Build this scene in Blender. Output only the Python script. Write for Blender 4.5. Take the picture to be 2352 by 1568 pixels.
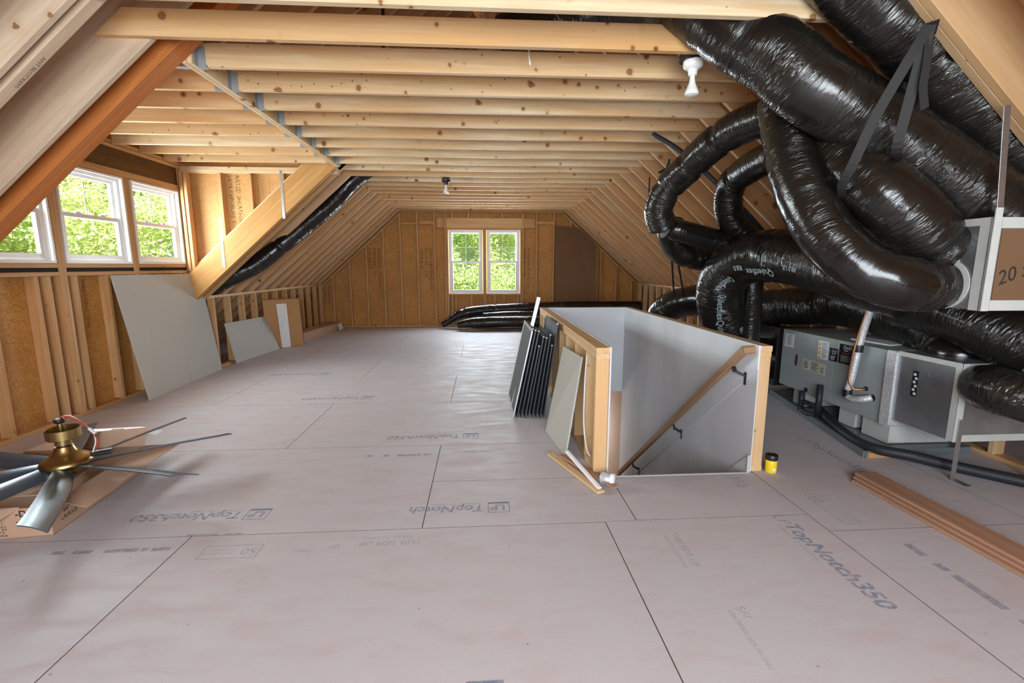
import bpy, bmesh, math, random
from mathutils import Vector, Matrix, noise
V = Vector
PI = math.pi
sc = bpy.context.scene
for _o in list(bpy.data.objects):
    bpy.data.objects.remove(_o)
C = sc.collection
random.seed(7)

# ---------------------------------------------------------------- camera, sky, sun, exposure
def make_camera():
    pitch, yaw, roll, f = 0.1590056, 0.0632712, -0.00046, 1077.24
    cp, sp, cy, sy = math.cos(pitch), math.sin(pitch), math.cos(yaw), math.sin(yaw)
    fw = V((sy*cp, cy*cp, -sp)); r = V((cy, -sy, 0)); u = r.cross(fw)
    cr, sr = math.cos(roll), math.sin(roll)
    r, u = r*cr + u*sr, u*cr - r*sr
    cam = bpy.data.cameras.new('camera'); cam.sensor_width = 36; cam.lens = f/2352*36
    cam.clip_start = 0.02; cam.clip_end = 300
    o = bpy.data.objects.new('camera', cam); C.objects.link(o)
    o.matrix_world = Matrix(((r.x, u.x, -fw.x, 0), (r.y, u.y, -fw.y, 0), (r.z, u.z, -fw.z, 1.422), (0, 0, 0, 1)))
    sc.camera = o
make_camera()
sc.view_settings.view_transform = 'Standard'
sc.view_settings.look = 'None'
sc.view_settings.gamma = 1
sc.view_settings.use_curve_mapping = False
sc.view_settings.exposure = 0.5
sc.cycles.max_bounces = 10
sc.cycles.diffuse_bounces = 6
sc.cycles.glossy_bounces = 4
sc.cycles.transparent_max_bounces = 24
sc.cycles.sample_clamp_indirect = 6.0
sc.cycles.caustics_reflective = False
sc.cycles.caustics_refractive = False

w = bpy.data.worlds.new('sky'); sc.world = w; w.use_nodes = True
_nt = w.node_tree
_bg = _nt.nodes['Background']
_sky = _nt.nodes.new('ShaderNodeTexSky'); _sky.sky_type = 'HOSEK_WILKIE'
_sky.turbidity = 3.5; _sky.ground_albedo = 0.3
_sky.sun_direction = V((0.22, -0.3, 0.93)).normalized()
_nt.links.new(_sky.outputs[0], _bg.inputs['Color'])
_bg.inputs['Strength'].default_value = 3.0
SKY = _bg

def lamp(name, kind, loc, aim, energy, color, **kw):
    l = bpy.data.lights.new(name, kind); l.energy = energy; l.color = color
    for k, v in kw.items(): setattr(l, k, v)
    o = bpy.data.objects.new(name, l); C.objects.link(o); o.location = loc
    o.rotation_euler = (V(aim) - V(loc)).to_track_quat('-Z', 'Y').to_euler()
    return o
lamp('sun', 'SUN', (6, -8, 12), (6-.22, -8+.3, 12-.93), 16.0, (1, .95, .86), angle=.01)
# daylight through the gable windows behind the camera and through the dormer and far windows
lamp('rear_window_daylight', 'AREA', (0.2, -1.85, 1.55), (0.2, 4, 1.3), 240, (.84, .92, 1), shape='RECTANGLE', size=3.6, size_y=1.7)
lamp('dormer_window_daylight', 'AREA', (-4.12, 5.05, 1.93), (0, 5.05, 1.3), 170, (.90, .97, 1), shape='RECTANGLE', size=2.8, size_y=.85)
lamp('lower_hall_fill', 'POINT', (1.35, 6.9, -1.0), (1.35, 6.9, -2), 14, (1, .93, .85), shadow_soft_size=.15)  # added fill without a fixture, brightens the hall below the stair
lamp('far_window_daylight', 'AREA', (0.06, 11.55, 1.55), (0.06, 5, 1.2), 170, (.82, .90, 1), shape='RECTANGLE', size=1.6, size_y=1.4)

# ---------------------------------------------------------------- materials
class NT:
    def __init__(s, name):
        s.m = bpy.data.materials.new(name); s.m.use_nodes = True
        s.t = s.m.node_tree; s.b = s.t.nodes['Principled BSDF']; s.out = s.t.nodes['Material Output']
    def n(s, typ, ins=None, **kw):
        nd = s.t.nodes.new('ShaderNode' + typ)
        for k, v in kw.items(): setattr(nd, k, v)
        for k, v in (ins or {}).items(): s.set(nd, k, v)
        return nd
    def set(s, nd, k, v):
        i = nd.inputs[k]
        if isinstance(v, bpy.types.NodeSocket): s.t.links.new(v, i)
        else:
            if isinstance(v, tuple) and len(v) == 3 and i.type == 'RGBA': v = v + (1,)
            i.default_value = v
    def math(s, op, a, b=0.0, clamp=False):
        nd = s.n('Math', {0: a, 1: b}, operation=op); nd.use_clamp = clamp
        return nd.outputs[0]
    def mix(s, fac, a, b, blend='MIX'):
        nd = s.n('Mix', data_type='RGBA', blend_type=blend)
        s.set(nd, 0, fac); s.set(nd, 6, a); s.set(nd, 7, b)
        return nd.outputs[2]
    def ramp(s, v, lo, hi, clamp=True):
        nd = s.n('MapRange', {0: v, 1: lo, 2: hi, 3: 0.0, 4: 1.0}); nd.clamp = clamp
        return nd.outputs[0]
    def obj(s, scale=(1, 1, 1), shift=37.0):
        tc = s.n('TexCoord'); oi = s.n('ObjectInfo')
        mul = s.n('VectorMath', {0: tc.outputs['Object'], 1: scale}, operation='MULTIPLY')
        off = s.math('MULTIPLY', oi.outputs['Random'], shift)
        add = s.n('VectorMath', {0: mul.outputs[0], 1: off}, operation='ADD')
        return add.outputs[0], oi.outputs['Random']
    def noise(s, vec, scale, detail=3.0, rough=.55, dist=0.0):
        return s.n('TexNoise', {'Vector': vec, 'Scale': scale, 'Detail': detail, 'Roughness': rough, 'Distortion': dist}).outputs['Fac']
    def fin(s, color=None, rough=.6, spec=None, bump=None, bstr=.3, bdist=.01, metal=None):
        if color is not None: s.set(s.b, 'Base Color', color)
        s.set(s.b, 'Roughness', rough)
        if spec is not None: s.set(s.b, 'Specular IOR Level', spec)
        if metal is not None: s.set(s.b, 'Metallic', metal)
        if bump is not None:
            bn = s.n('Bump', {'Height': bump, 'Strength': bstr, 'Distance': bdist})
            s.set(s.b, 'Normal', bn.outputs[0])
        return s.m

def lumber(name, light, dark, warm, knots=.145, kscale=7.0, grain=1.0):
    """sawn softwood: long grain along the local X axis, knots, each piece a little different"""
    k = NT(name)
    vec, rnd = k.obj((1.1, 22, 22))
    g1 = k.noise(vec, 1.0, 5, .6, .6)
    vec2, _ = k.obj((.5, 5, 5), 91.0)
    g2 = k.noise(vec2, 1.0, 3, .5, 1.2)
    vec3, _ = k.obj((1, 1, 1), 53.0)
    warp = k.noise(vec3, 1.3, 2, .5)
    col = k.mix(k.ramp(g1, .36, .64), light, dark)
    col = k.mix(k.math('MULTIPLY', k.ramp(g2, .42, .7), .55*grain), col, warm)
    tone = k.math('MULTIPLY', k.ramp(rnd, .3, 1), .6)
    col = k.mix(tone, col, warm)
    vo = k.n('TexVoronoi', {'Vector': vec3, 'Scale': kscale}, feature='F1')
    d = k.math('ADD', vo.outputs['Distance'], k.math('MULTIPLY', k.math('SUBTRACT', k.noise(vec3, 34, 2, .5), .5), .10))
    rad = k.math('MULTIPLY', k.n('SeparateColor', {0: vo.outputs['Color']}).outputs[0], knots*1.5)
    inner = k.math('LESS_THAN', d, rad)
    halo = k.ramp(k.math('SUBTRACT', d, rad), .12, 0)
    col = k.mix(k.math('MULTIPLY', halo, .35), col, tuple(c*.75 for c in warm))
    col = k.mix(k.math('MULTIPLY', inner, .8), col, (.22, .075, .022))
    core = k.math('LESS_THAN', d, k.math('MULTIPLY', rad, .45))
    col = k.mix(k.math('MULTIPLY', core, .6), col, (.05, .02, .01))
    v2 = k.n('TexVoronoi', {'Vector': vec3, 'Scale': kscale*2.3}, feature='F1')
    r2 = k.math('MULTIPLY', k.n('SeparateColor', {0: v2.outputs['Color']}).outputs[1], knots*1.25)
    col = k.mix(k.math('MULTIPLY', k.math('LESS_THAN', v2.outputs['Distance'], k.math('SUBTRACT', r2, .06)), .75), col, (.13, .05, .02))
    vec4, _ = k.obj((.9, 3, 3), 71.0)
    col = k.mix(k.math('MULTIPLY', k.ramp(k.noise(vec4, 1.2, 4, .6), .52, .72), .35), col, tuple(c*.7 for c in dark))
    col = k.mix(k.math('MULTIPLY', k.ramp(warp, .55, .8), .25), col, light)
    return k.fin(col, .62, .3, g1, .12, .004)

PINE = lumber('pine_lumber', (.78, .63, .43), (.66, .47, .27), (.60, .30, .09))
PINE_R = lumber('rafter_lumber', (.60, .41, .24), (.50, .31, .16), (.54, .28, .11), .12, 5.0)
STUD = lumber('stud_lumber', (.60, .38, .19), (.47, .26, .11), (.50, .25, .09), .09, 6.0)
WHITEPINE = lumber('pale_lumber', (.64, .51, .37), (.50, .36, .25), (.55, .37, .24), .10, 4.5, 1.0)
TANPINE = lumber('tan_rafter_lumber', (.52, .36, .21), (.42, .26, .13), (.48, .27, .12), .12, 4.5)
LVL = lumber('orange_laminated_lumber', (.55, .20, .055), (.42, .13, .03), (.50, .15, .03), .0, 3.0, 1.3)
LVL2 = lumber('yellow_laminated_lumber', (.52, .30, .11), (.42, .21, .06), (.48, .21, .05), .04, 4.0, .8)
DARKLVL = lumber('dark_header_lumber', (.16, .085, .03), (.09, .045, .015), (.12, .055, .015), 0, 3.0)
DECK = lumber('roof_deck_ply', (.62, .36, .16), (.50, .25, .09), (.56, .26, .08), .03, 2.5)
BOARDW = lumber('hardwood_trim', (.44, .26, .17), (.32, .17, .10), (.38, .19, .12), 0, 3.0)
RAILW = lumber('rail_wood', (.36, .22, .12), (.27, .15, .08), (.30, .16, .08), 0, 3.0)
POSTW = lumber('plate_lumber', (.70, .50, .29), (.58, .38, .20), (.62, .36, .15), .05, 6.0, .6)

def osb(name, a, b, c):
    k = NT(name)
    vec, rnd = k.obj((1, 1, 1), 29.0)
    wv = k.n('TexNoise', {'Vector': vec, 'Scale': 9.0, 'Detail': 2.0}).outputs['Color']
    mp = k.n('VectorMath', {0: vec, 1: wv}, operation='ADD').outputs[0]
    v1 = k.n('TexVoronoi', {'Vector': mp, 'Scale': 26.0}, feature='F1')
    chip = k.n('SeparateColor', {0: v1.outputs['Color']}).outputs[0]
    n2 = k.noise(vec, 2.2, 4, .6)
    n3 = k.noise(vec, 60, 2, .5)
    col = k.mix(k.ramp(chip, .1, .9), a, b)
    col = k.mix(k.math('MULTIPLY', k.ramp(n2, .4, .75), .6), col, c)
    col = k.mix(k.math('MULTIPLY', k.ramp(n3, .62, .75), .35), col, tuple(x*.4 for x in c))
    return k.fin(col, .6, .3, chip, .15, .003)
OSB = osb('strand_board', (.60, .31, .09), (.36, .16, .04), (.36, .15, .034))
OSB_L = osb('wall_strand_board', (.58, .30, .085), (.38, .17, .04), (.36, .15, .034))
OSB_D = osb('lit_dormer_strand_board', (.58, .34, .14), (.44, .23, .08), (.48, .23, .07))  # paler strand board copy: window light on the dormer cheeks put into colour

def floor_mat():
    k = NT('subfloor_panel')
    tc = k.n('TexCoord'); geo = k.n('NewGeometry')
    pos = geo.outputs['Position']
    sx = k.n('VectorMath', {0: pos, 1: (1.0, 3.0, 1)}, operation='MULTIPLY').outputs[0]
    vec, rnd = k.obj((1, 1, 1), 11.0)
    n1 = k.noise(pos, .9, 4, .6)
    n2 = k.noise(sx, 3.2, 5, .65, .4)
    n3 = k.noise(sx, 26, 3, .6)
    n4 = k.noise(pos, 1.7, 3, .5)
    col = k.mix(k.ramp(n1, .35, .65), (.505, .495, .525), (.505, .465, .48))
    col = k.mix(k.math('MULTIPLY', k.ramp(n2, .48, .72), .6), col, (.46, .37, .36))
    col = k.mix(k.math('MULTIPLY', k.ramp(n4, .56, .7), .35), col, (.47, .48, .53))
    col = k.mix(k.math('MULTIPLY', rnd, .22), col, (.46, .37, .34))
    col = k.mix(k.math('MULTIPLY', k.ramp(n3, .6, .8), .22), col, (.33, .27, .27))
    vo = k.n('TexVoronoi', {'Vector': pos, 'Scale': 7.0}, feature='F1')
    spot = k.math('LESS_THAN', vo.outputs['Distance'], .035)
    col = k.mix(k.math('MULTIPLY', spot, .6), col, (.14, .12, .13))
    v2 = k.n('TexVoronoi', {'Vector': sx, 'Scale': 9.0}, feature='F1')
    col = k.mix(k.math('MULTIPLY', k.math('LESS_THAN', v2.outputs['Distance'], .05), .45), col, (.20, .18, .21))
    n5 = k.noise(k.n('VectorMath', {0: pos, 1: (1.0, 2.2, 1)}, operation='MULTIPLY').outputs[0], 90, 2, .6)
    col = k.mix(k.math('MULTIPLY', k.ramp(n5, .58, .75), .22), col, (.30, .27, .29))
    return k.fin(col, k.ramp(n2, -.6, 1.2), .35, n3, .08, .003)
FLOOR = floor_mat()

def plain(name, col, rough=.5, spec=.5, metal=0.0, var=.12, scale=8.0, bump=0.0, vec=None):
    k = NT(name)
    vv, rnd = k.obj((1, 1, 1), 17.0)
    n = k.noise(vv, scale, 4, .6)
    c = k.mix(k.math('MULTIPLY', k.ramp(n, .35, .7), var*3), col, tuple(x*.72 for x in col))
    return k.fin(c, rough, spec, n if bump else None, bump, .005, metal)
DRYWALL = plain('grey_gypsum_board', (.47, .46, .42), .85, .2, 0, .05, 2.5)
def taped():
    k = NT('taped_gypsum')
    vv, _ = k.obj((.5, 1.3, .5), 5.0)
    n = k.noise(vv, 1.4, 3, .5); v2, _ = k.obj((1, 1, 1), 9.0); n2 = k.noise(v2, 1.1, 2, .5)
    c = k.mix(k.ramp(n, .45, .62), (.60, .62, .645), (.66, .69, .72))
    c = k.mix(k.math('MULTIPLY', k.ramp(n2, .5, .68), .5), c, (.53, .54, .57))
    return k.fin(c, .8, .2)
TAPED = taped()
MUNTIN = plain('backlit_muntin_grey', (.36, .40, .40), .4, .5, 0, .02)  # the muntins' backlit shade is put into this grey
WHITE = plain('white_vinyl', (.82, .84, .85), .35, .5, 0, .02)
MASTIC = plain('white_mastic', (.50, .51, .48), .6, .3, 0, .1, 14, .4)
CARD = plain('cardboard', (.46, .29, .19), .8, .2, 0, .08, 5)
CARD_IN = plain('cardboard_inside', (.50, .34, .24), .8, .2, 0, .06, 4)
HARDB = plain('brown_hardboard', (.17, .095, .05), .7, .2, 0, .08, 3)
PLYB = plain('tan_board', (.50, .27, .12), .6, .3, 0, .1, 3)
GALV = plain('galvanised_sheet', (.42, .44, .45), .34, .5, .75, .45, 4.0)
GALV_S = plain('galvanised_strap', (.55, .58, .6), .3, .5, .9, .15, 20)
HANG = plain('hanger_steel', (.34, .36, .38), .45, .5, .3, .1, 20)
CABINET = plain('grey_painted_cabinet', (.34, .38, .38), .38, .5, 0, .06, 2)
FOIL = plain('crinkled_foil', (.85, .86, .87), .32, .6, .4, .35, 60, 1.0)
BLACKM = plain('black_plastic', (.012, .012, .014), .4, .5, 0, .1)
FOAM = plain('black_pipe_foam', (.018, .020, .024), .55, .4, 0, .1, 20)
STRAPM = plain('black_webbing', (.018, .017, .017), .7, .4, 0, .25, 120, .3)
BRASS = plain('brushed_brass', (.43, .31, .13), .3, .5, 1.0, .12, 3)
BLADE = plain('dark_metallic_blade', (.06, .085, .115), .26, .6, .35, .1, 4)
BLOCK = plain('pale_foam_block', (.52, .53, .50), .8, .2, 0, .08, 6)
PAN = plain('drain_pan_sheet', (.20, .235, .245), .3, .5, .3, .2, 4)
PORC = plain('white_porcelain', (.85, .85, .84), .2, .5, 0, .02)
COPPER = plain('copper_tube', (.55, .27, .14), .35, .5, .8, .1)
YELLOW = plain('yellow_can_paint', (.85, .62, .02), .35, .5, 0, .04)
PAPER = plain('white_paper', (.70, .72, .72), .7, .3, 0, .03)
CREAM = plain('cream_label', (.50, .50, .40), .6, .3, 0, .05)
ORANGE = plain('orange_warning', (.75, .36, .02), .6, .3, 0, .03)
RED = plain('red_mark', (.45, .03, .02), .5, .3, 0, .03)
SCREENF = plain('screen_frame', (.045, .05, .06), .4, .5, .2, .08)
ALUM = plain('pale_aluminium', (.62, .65, .66), .35, .5, .4, .08)
BEIGE = plain('beige_lower_wall', (.48, .36, .29), .8, .2, 0, .05, 2)
GAPSHADE = plain('gap_shade_black', (.02, .02, .02), .8, .2)
BLACKINK = plain('black_ink', (.035, .03, .03), .8, .2)
WIREW = plain('white_cable', (.72, .70, .66), .5, .4)
SCREENMESH = plain('screen_mesh', (.10, .11, .12), .6, .3)

def ink(name, col, cover):
    k = NT(name)
    tc = k.n('NewGeometry'); n = k.noise(tc.outputs['Position'], 30, 4, .7)
    tr = k.n('BsdfTransparent'); mx = k.n('MixShader', {0: k.math('MULTIPLY', k.ramp(n, .25, .6), cover), 1: tr.outputs[0], 2: k.b.outputs[0]})
    k.t.links.new(mx.outputs[0], k.out.inputs[0])
    k.fin(col, .8, .2)
    return k.m
SEAM = plain('dark_seam', (.10, .05, .045), .9, .1, 0, .1)
INK = ink('blue_grey_floor_ink', (.24, .28, .40), .62)
INKF = ink('faded_floor_ink', (.30, .33, .42), .40)
SMUDGE = ink('smudged_floor_ink', (.32, .34, .44), .30)
STAMP = ink('black_sheathing_stamp', (.05, .03, .015), .85)

def glass():
    k = NT('window_glass')
    tr = k.n('BsdfTransparent', {0: (.97, 1, .98)}); gl = k.n('BsdfGlossy', {'Roughness': .02})
    mx = k.n('MixShader', {0: .004, 1: tr.outputs[0], 2: gl.outputs[0]})
    k.t.links.new(mx.outputs[0], k.out.inputs[0])
    return k.m
GLASS = glass()

def duct_mat():
    k = NT('black_duct_film')
    uv = k.n('TexCoord').outputs['UV']
    oi = k.n('ObjectInfo')
    off = k.math('MULTIPLY', oi.outputs['Random'], 40.0)
    def vec(sx, sy):
        m = k.n('VectorMath', {0: uv, 1: (sx, sy, 1)}, operation='MULTIPLY').outputs[0]
        return k.n('VectorMath', {0: m, 1: off}, operation='ADD').outputs[0]
    n1 = k.noise(vec(4.0, 27), 1.0, 3, .5, 1.4)
    n2 = k.noise(vec(2.2, 2.2), 1.0, 2, .5)
    n3 = k.noise(vec(14, 60), 1.0, 3, .6, .6)
    rid = k.math('SUBTRACT', 1.0, k.math('ABSOLUTE', k.math('SUBTRACT', k.math('MULTIPLY', n1, 4.0), 2.0)))
    rid = k.math('MULTIPLY', rid, k.ramp(n2, .38, .66))
    h = k.math('ADD', k.math('MULTIPLY', rid, .8), k.math('MULTIPLY', n3, .10))
    col = k.mix(k.ramp(n2, .4, .7), (.008, .007, .006), (.017, .015, .012))
    k.fin(col, .21, .55, h, .7, .022)
    k.set(k.b, 'Coat Weight', .1); k.set(k.b, 'Coat Roughness', .1)
    return k.m
DUCT = duct_mat()
DUCTINK = plain('pale_duct_print', (.34, .42, .44), .5, .4)

def leaf_mat(name, col):
    k = NT(name)
    oi = k.n('TexCoord'); n = k.noise(oi.outputs['Object'], 1.5, 3, .6)
    c = k.mix(k.ramp(n, .35, .65), col, tuple(x*1.5 for x in col))
    tl = k.n('BsdfTranslucent', {0: tuple(min(1, x*1.6) for x in col)})
    mx = k.n('MixShader', {0: .4, 1: k.b.outputs[0], 2: tl.outputs[0]})
    k.t.links.new(mx.outputs[0], k.out.inputs[0])
    k.fin(c, .5, .4)
    return k.m
LEAF = leaf_mat('leaf_green', (.34, .42, .18))
LEAF2 = leaf_mat('leaf_yellow_green', (.44, .49, .24))
BARK = plain('grey_bark', (.42, .38, .32), .9, .2, 0, .2, 6)
GRASS = plain('woodland_ground', (.16, .22, .06), .9, .2, 0, .2, 1)

# ---------------------------------------------------------------- builders
def wmat(o):
    m = o.matrix_basis.copy()
    while o.parent is not None:
        o = o.parent; m = o.matrix_basis @ m
    return m
def link(name, me, mat, parent=None, M=None):
    if mat is not None and not me.materials: me.materials.append(mat)
    o = bpy.data.objects.new(name, me); C.objects.link(o)
    M = M or Matrix.Identity(4)
    if parent is not None:
        o.parent = parent; M = wmat(parent).inverted() @ M
    o.matrix_basis = M
    return o
def tag(o, label=None, cat=None, group=None, kind=None):
    if label: o['label'] = label
    if cat: o['category'] = cat
    if group: o['group'] = group
    if kind: o['kind'] = kind
    return o
def thing(name, loc, label=None, cat=None, group=None, kind=None, rot=None):
    o = bpy.data.objects.new(name, None); C.objects.link(o); o.empty_display_size = .1
    o.matrix_basis = Matrix.Translation(V(loc)) @ (rot.to_4x4() if rot else Matrix.Identity(4))
    return tag(o, label, cat, group, kind)
def struct(name): return thing(name, (0, 0, 0), kind='structure')
def mk(name, vs, fs, smooth=False):
    me = bpy.data.meshes.new(name); me.from_pydata([tuple(v) for v in vs], [], fs); me.update()
    if smooth: me.polygons.foreach_set('use_smooth', [True]*len(me.polygons))
    return me
_cache = {}
def bar_mesh(L, w, d, mat, ch=.003):
    key = (round(L, 3), round(w, 3), round(d, 3), mat.name, ch)
    if key in _cache: return _cache[key]
    c = min(ch, w*.25, d*.25); a, b, x = w/2, d/2, L/2
    prof = [(-a+c, -b), (a-c, -b), (a, -b+c), (a, b-c), (a-c, b), (-a+c, b), (-a, b-c), (-a, -b+c)]
    vs = [(-x, p, q) for p, q in prof] + [(x, p, q) for p, q in prof]
    fs = [tuple(range(7, -1, -1)), tuple(range(8, 16))] + [(i, (i+1) % 8, 8+(i+1) % 8, 8+i) for i in range(8)]
    me = mk('bar', vs, [f[::-1] if False else f for f in fs]); me.materials.append(mat)
    _cache[key] = me
    return me
def frame(a, b, up):
    X = (V(b)-V(a)); L = X.length; X.normalize(); up = V(up)
    Z = (up - X*up.dot(X)).normalized(); Y = Z.cross(X); m = (V(a)+V(b))/2
    return L, Matrix(((X.x, Y.x, Z.x, m.x), (X.y, Y.y, Z.y, m.y), (X.z, Y.z, Z.z, m.z), (0, 0, 0, 1)))
def board(name, a, b, w, d, mat, parent=None, up=(0, 0, 1), ch=.003):
    """straight piece from a to b; d is its size along 'up', w across"""
    L, M = frame(a, b, up)
    return link(name, bar_mesh(L, w, d, mat, ch), mat, parent, M)
def box(name, lo, hi, mat, parent=None, ch=.002):
    lo, hi = V([min(p, q) for p, q in zip(lo, hi)]), V([max(p, q) for p, q in zip(lo, hi)])
    s = hi-lo; m = (lo+hi)/2; ax = max(range(3), key=lambda i: s[i])
    e = V((0, 0, 0)); e[ax] = s[ax]/2
    if ax == 2: return board(name, m-e, m+e, s.y, s.x, mat, parent, (1, 0, 0), ch)
    if ax == 0: return board(name, m-e, m+e, s.y, s.z, mat, parent, (0, 0, 1), ch)
    return board(name, m-e, m+e, s.x, s.z, mat, parent, (0, 0, 1), ch)
def prism(name, pts, ext, mat, parent=None, smooth=False):
    pts = [V(p) for p in pts]; ext = V(ext); c = sum(pts, V((0, 0, 0)))/len(pts) + ext/2
    n = len(pts); vs = [p-c for p in pts] + [p+ext-c for p in pts]
    nrm = sum(((pts[i]-pts[0]).cross(pts[(i+1) % n]-pts[0]) for i in range(n)), V((0, 0, 0)))
    r = tuple(range(n)); fs = [r[::-1], tuple(range(n, 2*n))] + [(i, (i+1) % n, n+(i+1) % n, n+i) for i in range(n)]
    if nrm.dot(ext) < 0: fs = [f[::-1] for f in fs]
    return link(name, mk(name, vs, fs), mat, parent, Matrix.Translation(c))
def catmull(pts, step):
    pts = [V(p) for p in pts]; P = [pts[0]*2-pts[1]] + pts + [pts[-1]*2-pts[-2]]; out = []
    for i in range(1, len(P)-2):
        p0, p1, p2, p3 = P[i-1:i+3]; n = max(2, int((p2-p1).length/step))
        for k in range(n):
            t = k/n; t2, t3 = t*t, t*t*t
            out.append(.5*(2*p1 + (p2-p0)*t + (2*p0-5*p1+4*p2-p3)*t2 + (3*p1-p0-3*p2+p3)*t3))
    out.append(pts[-1]); return out
def frames(path):
    n = len(path); T = [(path[min(i+1, n-1)]-path[max(i-1, 0)]).normalized() for i in range(n)]
    N = T[0].orthogonal().normalized()
    ref = V((0, 0, 1)) - T[0]*T[0].z
    if ref.length > .2: N = ref.normalized()
    out = []; s = 0
    for i in range(n):
        N = (N - T[i]*N.dot(T[i])).normalized()
        if i: s += (path[i]-path[i-1]).length
        out.append((path[i], N.copy(), T[i].cross(N), s))
    return out
def sweep_mesh(name, pts, r, seg=12, step=.03, wr=0.0, pinch=(), caps=True, rfun=None, seed=0, straight=False):
    path = [V(p) for p in pts] if straight else catmull(pts, step)
    fr = frames(path); Lt = fr[-1][3]; vs, uvs, fs = [], [], []
    for p, N, B, s in fr:
        rr = r if rfun is None else r*rfun(s/Lt)
        for ps, amt in pinch:
            rr *= 1 - amt*math.exp(-((s/Lt-ps)*Lt/.028)**2)
        near = max([math.exp(-abs(s/Lt-ps)*Lt/.09) for ps, a in pinch] or [0])
        for j in range(seg):
            t = 2*PI*j/seg; c, q = math.cos(t), math.sin(t); k = 1.0
            if wr:
                k += wr*(.35*noise.noise(V((c*1.6+seed*9, q*1.6, s*14))) + .55*noise.noise(V((c*1.9, q*1.9+seed*5, s*34+c*4)))
                         + .9*noise.noise(V((c*.8, q*.8, s*2.2+seed*3))) + near*1.5*noise.noise(V((c*4.5, q*4.5, s*3+seed))))
            d = N*c + B*q
            vs.append(p + d*(rr*k)); uvs.append((t*r, s))
    n = len(fr)
    for i in range(n-1):
        for j in range(seg):
            a, b = i*seg+j, i*seg+(j+1) % seg
            fs.append((a, b, b+seg, a+seg))
    ns = len(fs)
    if caps: fs += [tuple(range(seg-1, -1, -1)), tuple(range((n-1)*seg, n*seg))]
    c = sum(path, V((0, 0, 0)))/len(path)
    me = mk(name, [v-c for v in vs], fs)
    me.polygons.foreach_set('use_smooth', [i < ns for i in range(len(fs))])
    uvl = me.uv_layers.new(name='UV'); ld = uvl.data
    for poly in me.polygons:
        if poly.index >= ns: continue
        wrap = poly.index % seg == seg-1
        for li in poly.loop_indices:
            vi = me.loops[li].vertex_index; u, v = uvs[vi]
            if wrap and vi % seg == 0: u = 2*PI*r
            ld[li].uv = (u, v)
    return me, c, fr
def tube(name, pts, r, mat, parent=None, **kw):
    me, c, fr = sweep_mesh(name, pts, r, **kw)
    return link(name, me, mat, parent, Matrix.Translation(c))
def lathe(name, prof, M, mat, parent=None, seg=28):
    """prof: (radius, height) pairs, spun about local Z"""
    vs, fs = [], []; n = len(prof)
    for r, z in prof:
        for j in range(seg):
            t = 2*PI*j/seg; vs.append((r*math.cos(t), r*math.sin(t), z))
    for i in range(n-1):
        for j in range(seg):
            a, b = i*seg+j, i*seg+(j+1) % seg; fs.append((a, b, b+seg, a+seg))
    fs += [tuple(range(seg-1, -1, -1)), tuple(range((n-1)*seg, n*seg))]
    me = mk(name, vs, fs)
    me.polygons.foreach_set('use_smooth', [i < len(fs)-2 for i in range(len(fs))])
    me.set_sharp_from_angle(angle=.7)
    return link(name, me, mat, parent, M)
def T(*p): return Matrix.Translation(V(p))
def axes(o, x, y):
    x, y = V(x).normalized(), V(y); y = (y - x*y.dot(x)).normalized(); z = x.cross(y)
    return Matrix(((x.x, y.x, z.x, o[0]), (x.y, y.y, z.y, o[1]), (x.z, y.z, z.z, o[2]), (0, 0, 0, 1)))
def text(name, s, o, x, y, size, mat, parent, align='LEFT', width=None, bold=0.0, shear=0.0):
    cu = bpy.data.curves.new(name, 'FONT'); cu.body = s; cu.size = size; cu.align_x = align
    cu.offset = bold; cu.shear = shear; cu.resolution_u = 3; cu.materials.append(mat)
    ob = bpy.data.objects.new(name, cu); C.objects.link(ob)
    M = axes(o, x, y)
    if width:
        M = M @ Matrix.Diagonal((width, 1, 1, 1))
    ob.parent = parent; ob.matrix_basis = wmat(parent).inverted() @ M
    return ob
def joined(name, parts, mat, parent=None, origin=None):
    """several bar shapes (a,b,w,d,up) in ONE mesh"""
    bm = bmesh.new()
    for a, b, w_, d_, up in parts:
        L, M = frame(a, b, up); x, p, q = L/2, w_/2, d_/2
        vs = [bm.verts.new(M @ V((sx*x, sy*p, sz*q))) for sx in (-1, 1) for sy in (-1, 1) for sz in (-1, 1)]
        for f in ((0, 1, 3, 2), (4, 6, 7, 5), (0, 4, 5, 1), (2, 3, 7, 6), (0, 2, 6, 4), (1, 5, 7, 3)):
            bm.faces.new([vs[i] for i in f])
    c = V(origin) if origin else sum((v.co for v in bm.verts), V((0, 0, 0)))/len(bm.verts)
    for v in bm.verts: v.co -= c
    bmesh.ops.recalc_face_normals(bm, faces=bm.faces)
    me = bpy.data.meshes.new(name); bm.to_mesh(me); bm.free()
    return link(name, me, mat, parent, Matrix.Translation(c))
def ribbon(name, pts, width, side, mat, parent=None, th=.003, step=.03):
    path = catmull(pts, step); side = V(side).normalized(); vs, fs = [], []
    n = len(path); c0 = sum(path, V((0, 0, 0)))/n
    for i, p in enumerate(path):
        t = (path[min(i+1, n-1)]-path[max(i-1, 0)]).normalized(); s = (side - t*side.dot(t)).normalized(); q = t.cross(s)
        for a, b in ((-1, -1), (1, -1), (1, 1), (-1, 1)): vs.append(p + s*(a*width/2) + q*(b*th/2) - c0)
    for i in range(n-1):
        for j in range(4):
            a, b = i*4+j, i*4+(j+1) % 4; fs.append((a, b, b+4, a+4))
    fs += [(3, 2, 1, 0), tuple(range(4*n-4, 4*n))]
    return link(name, mk(name, vs, fs), mat, parent, Matrix.Translation(c0))

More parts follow.
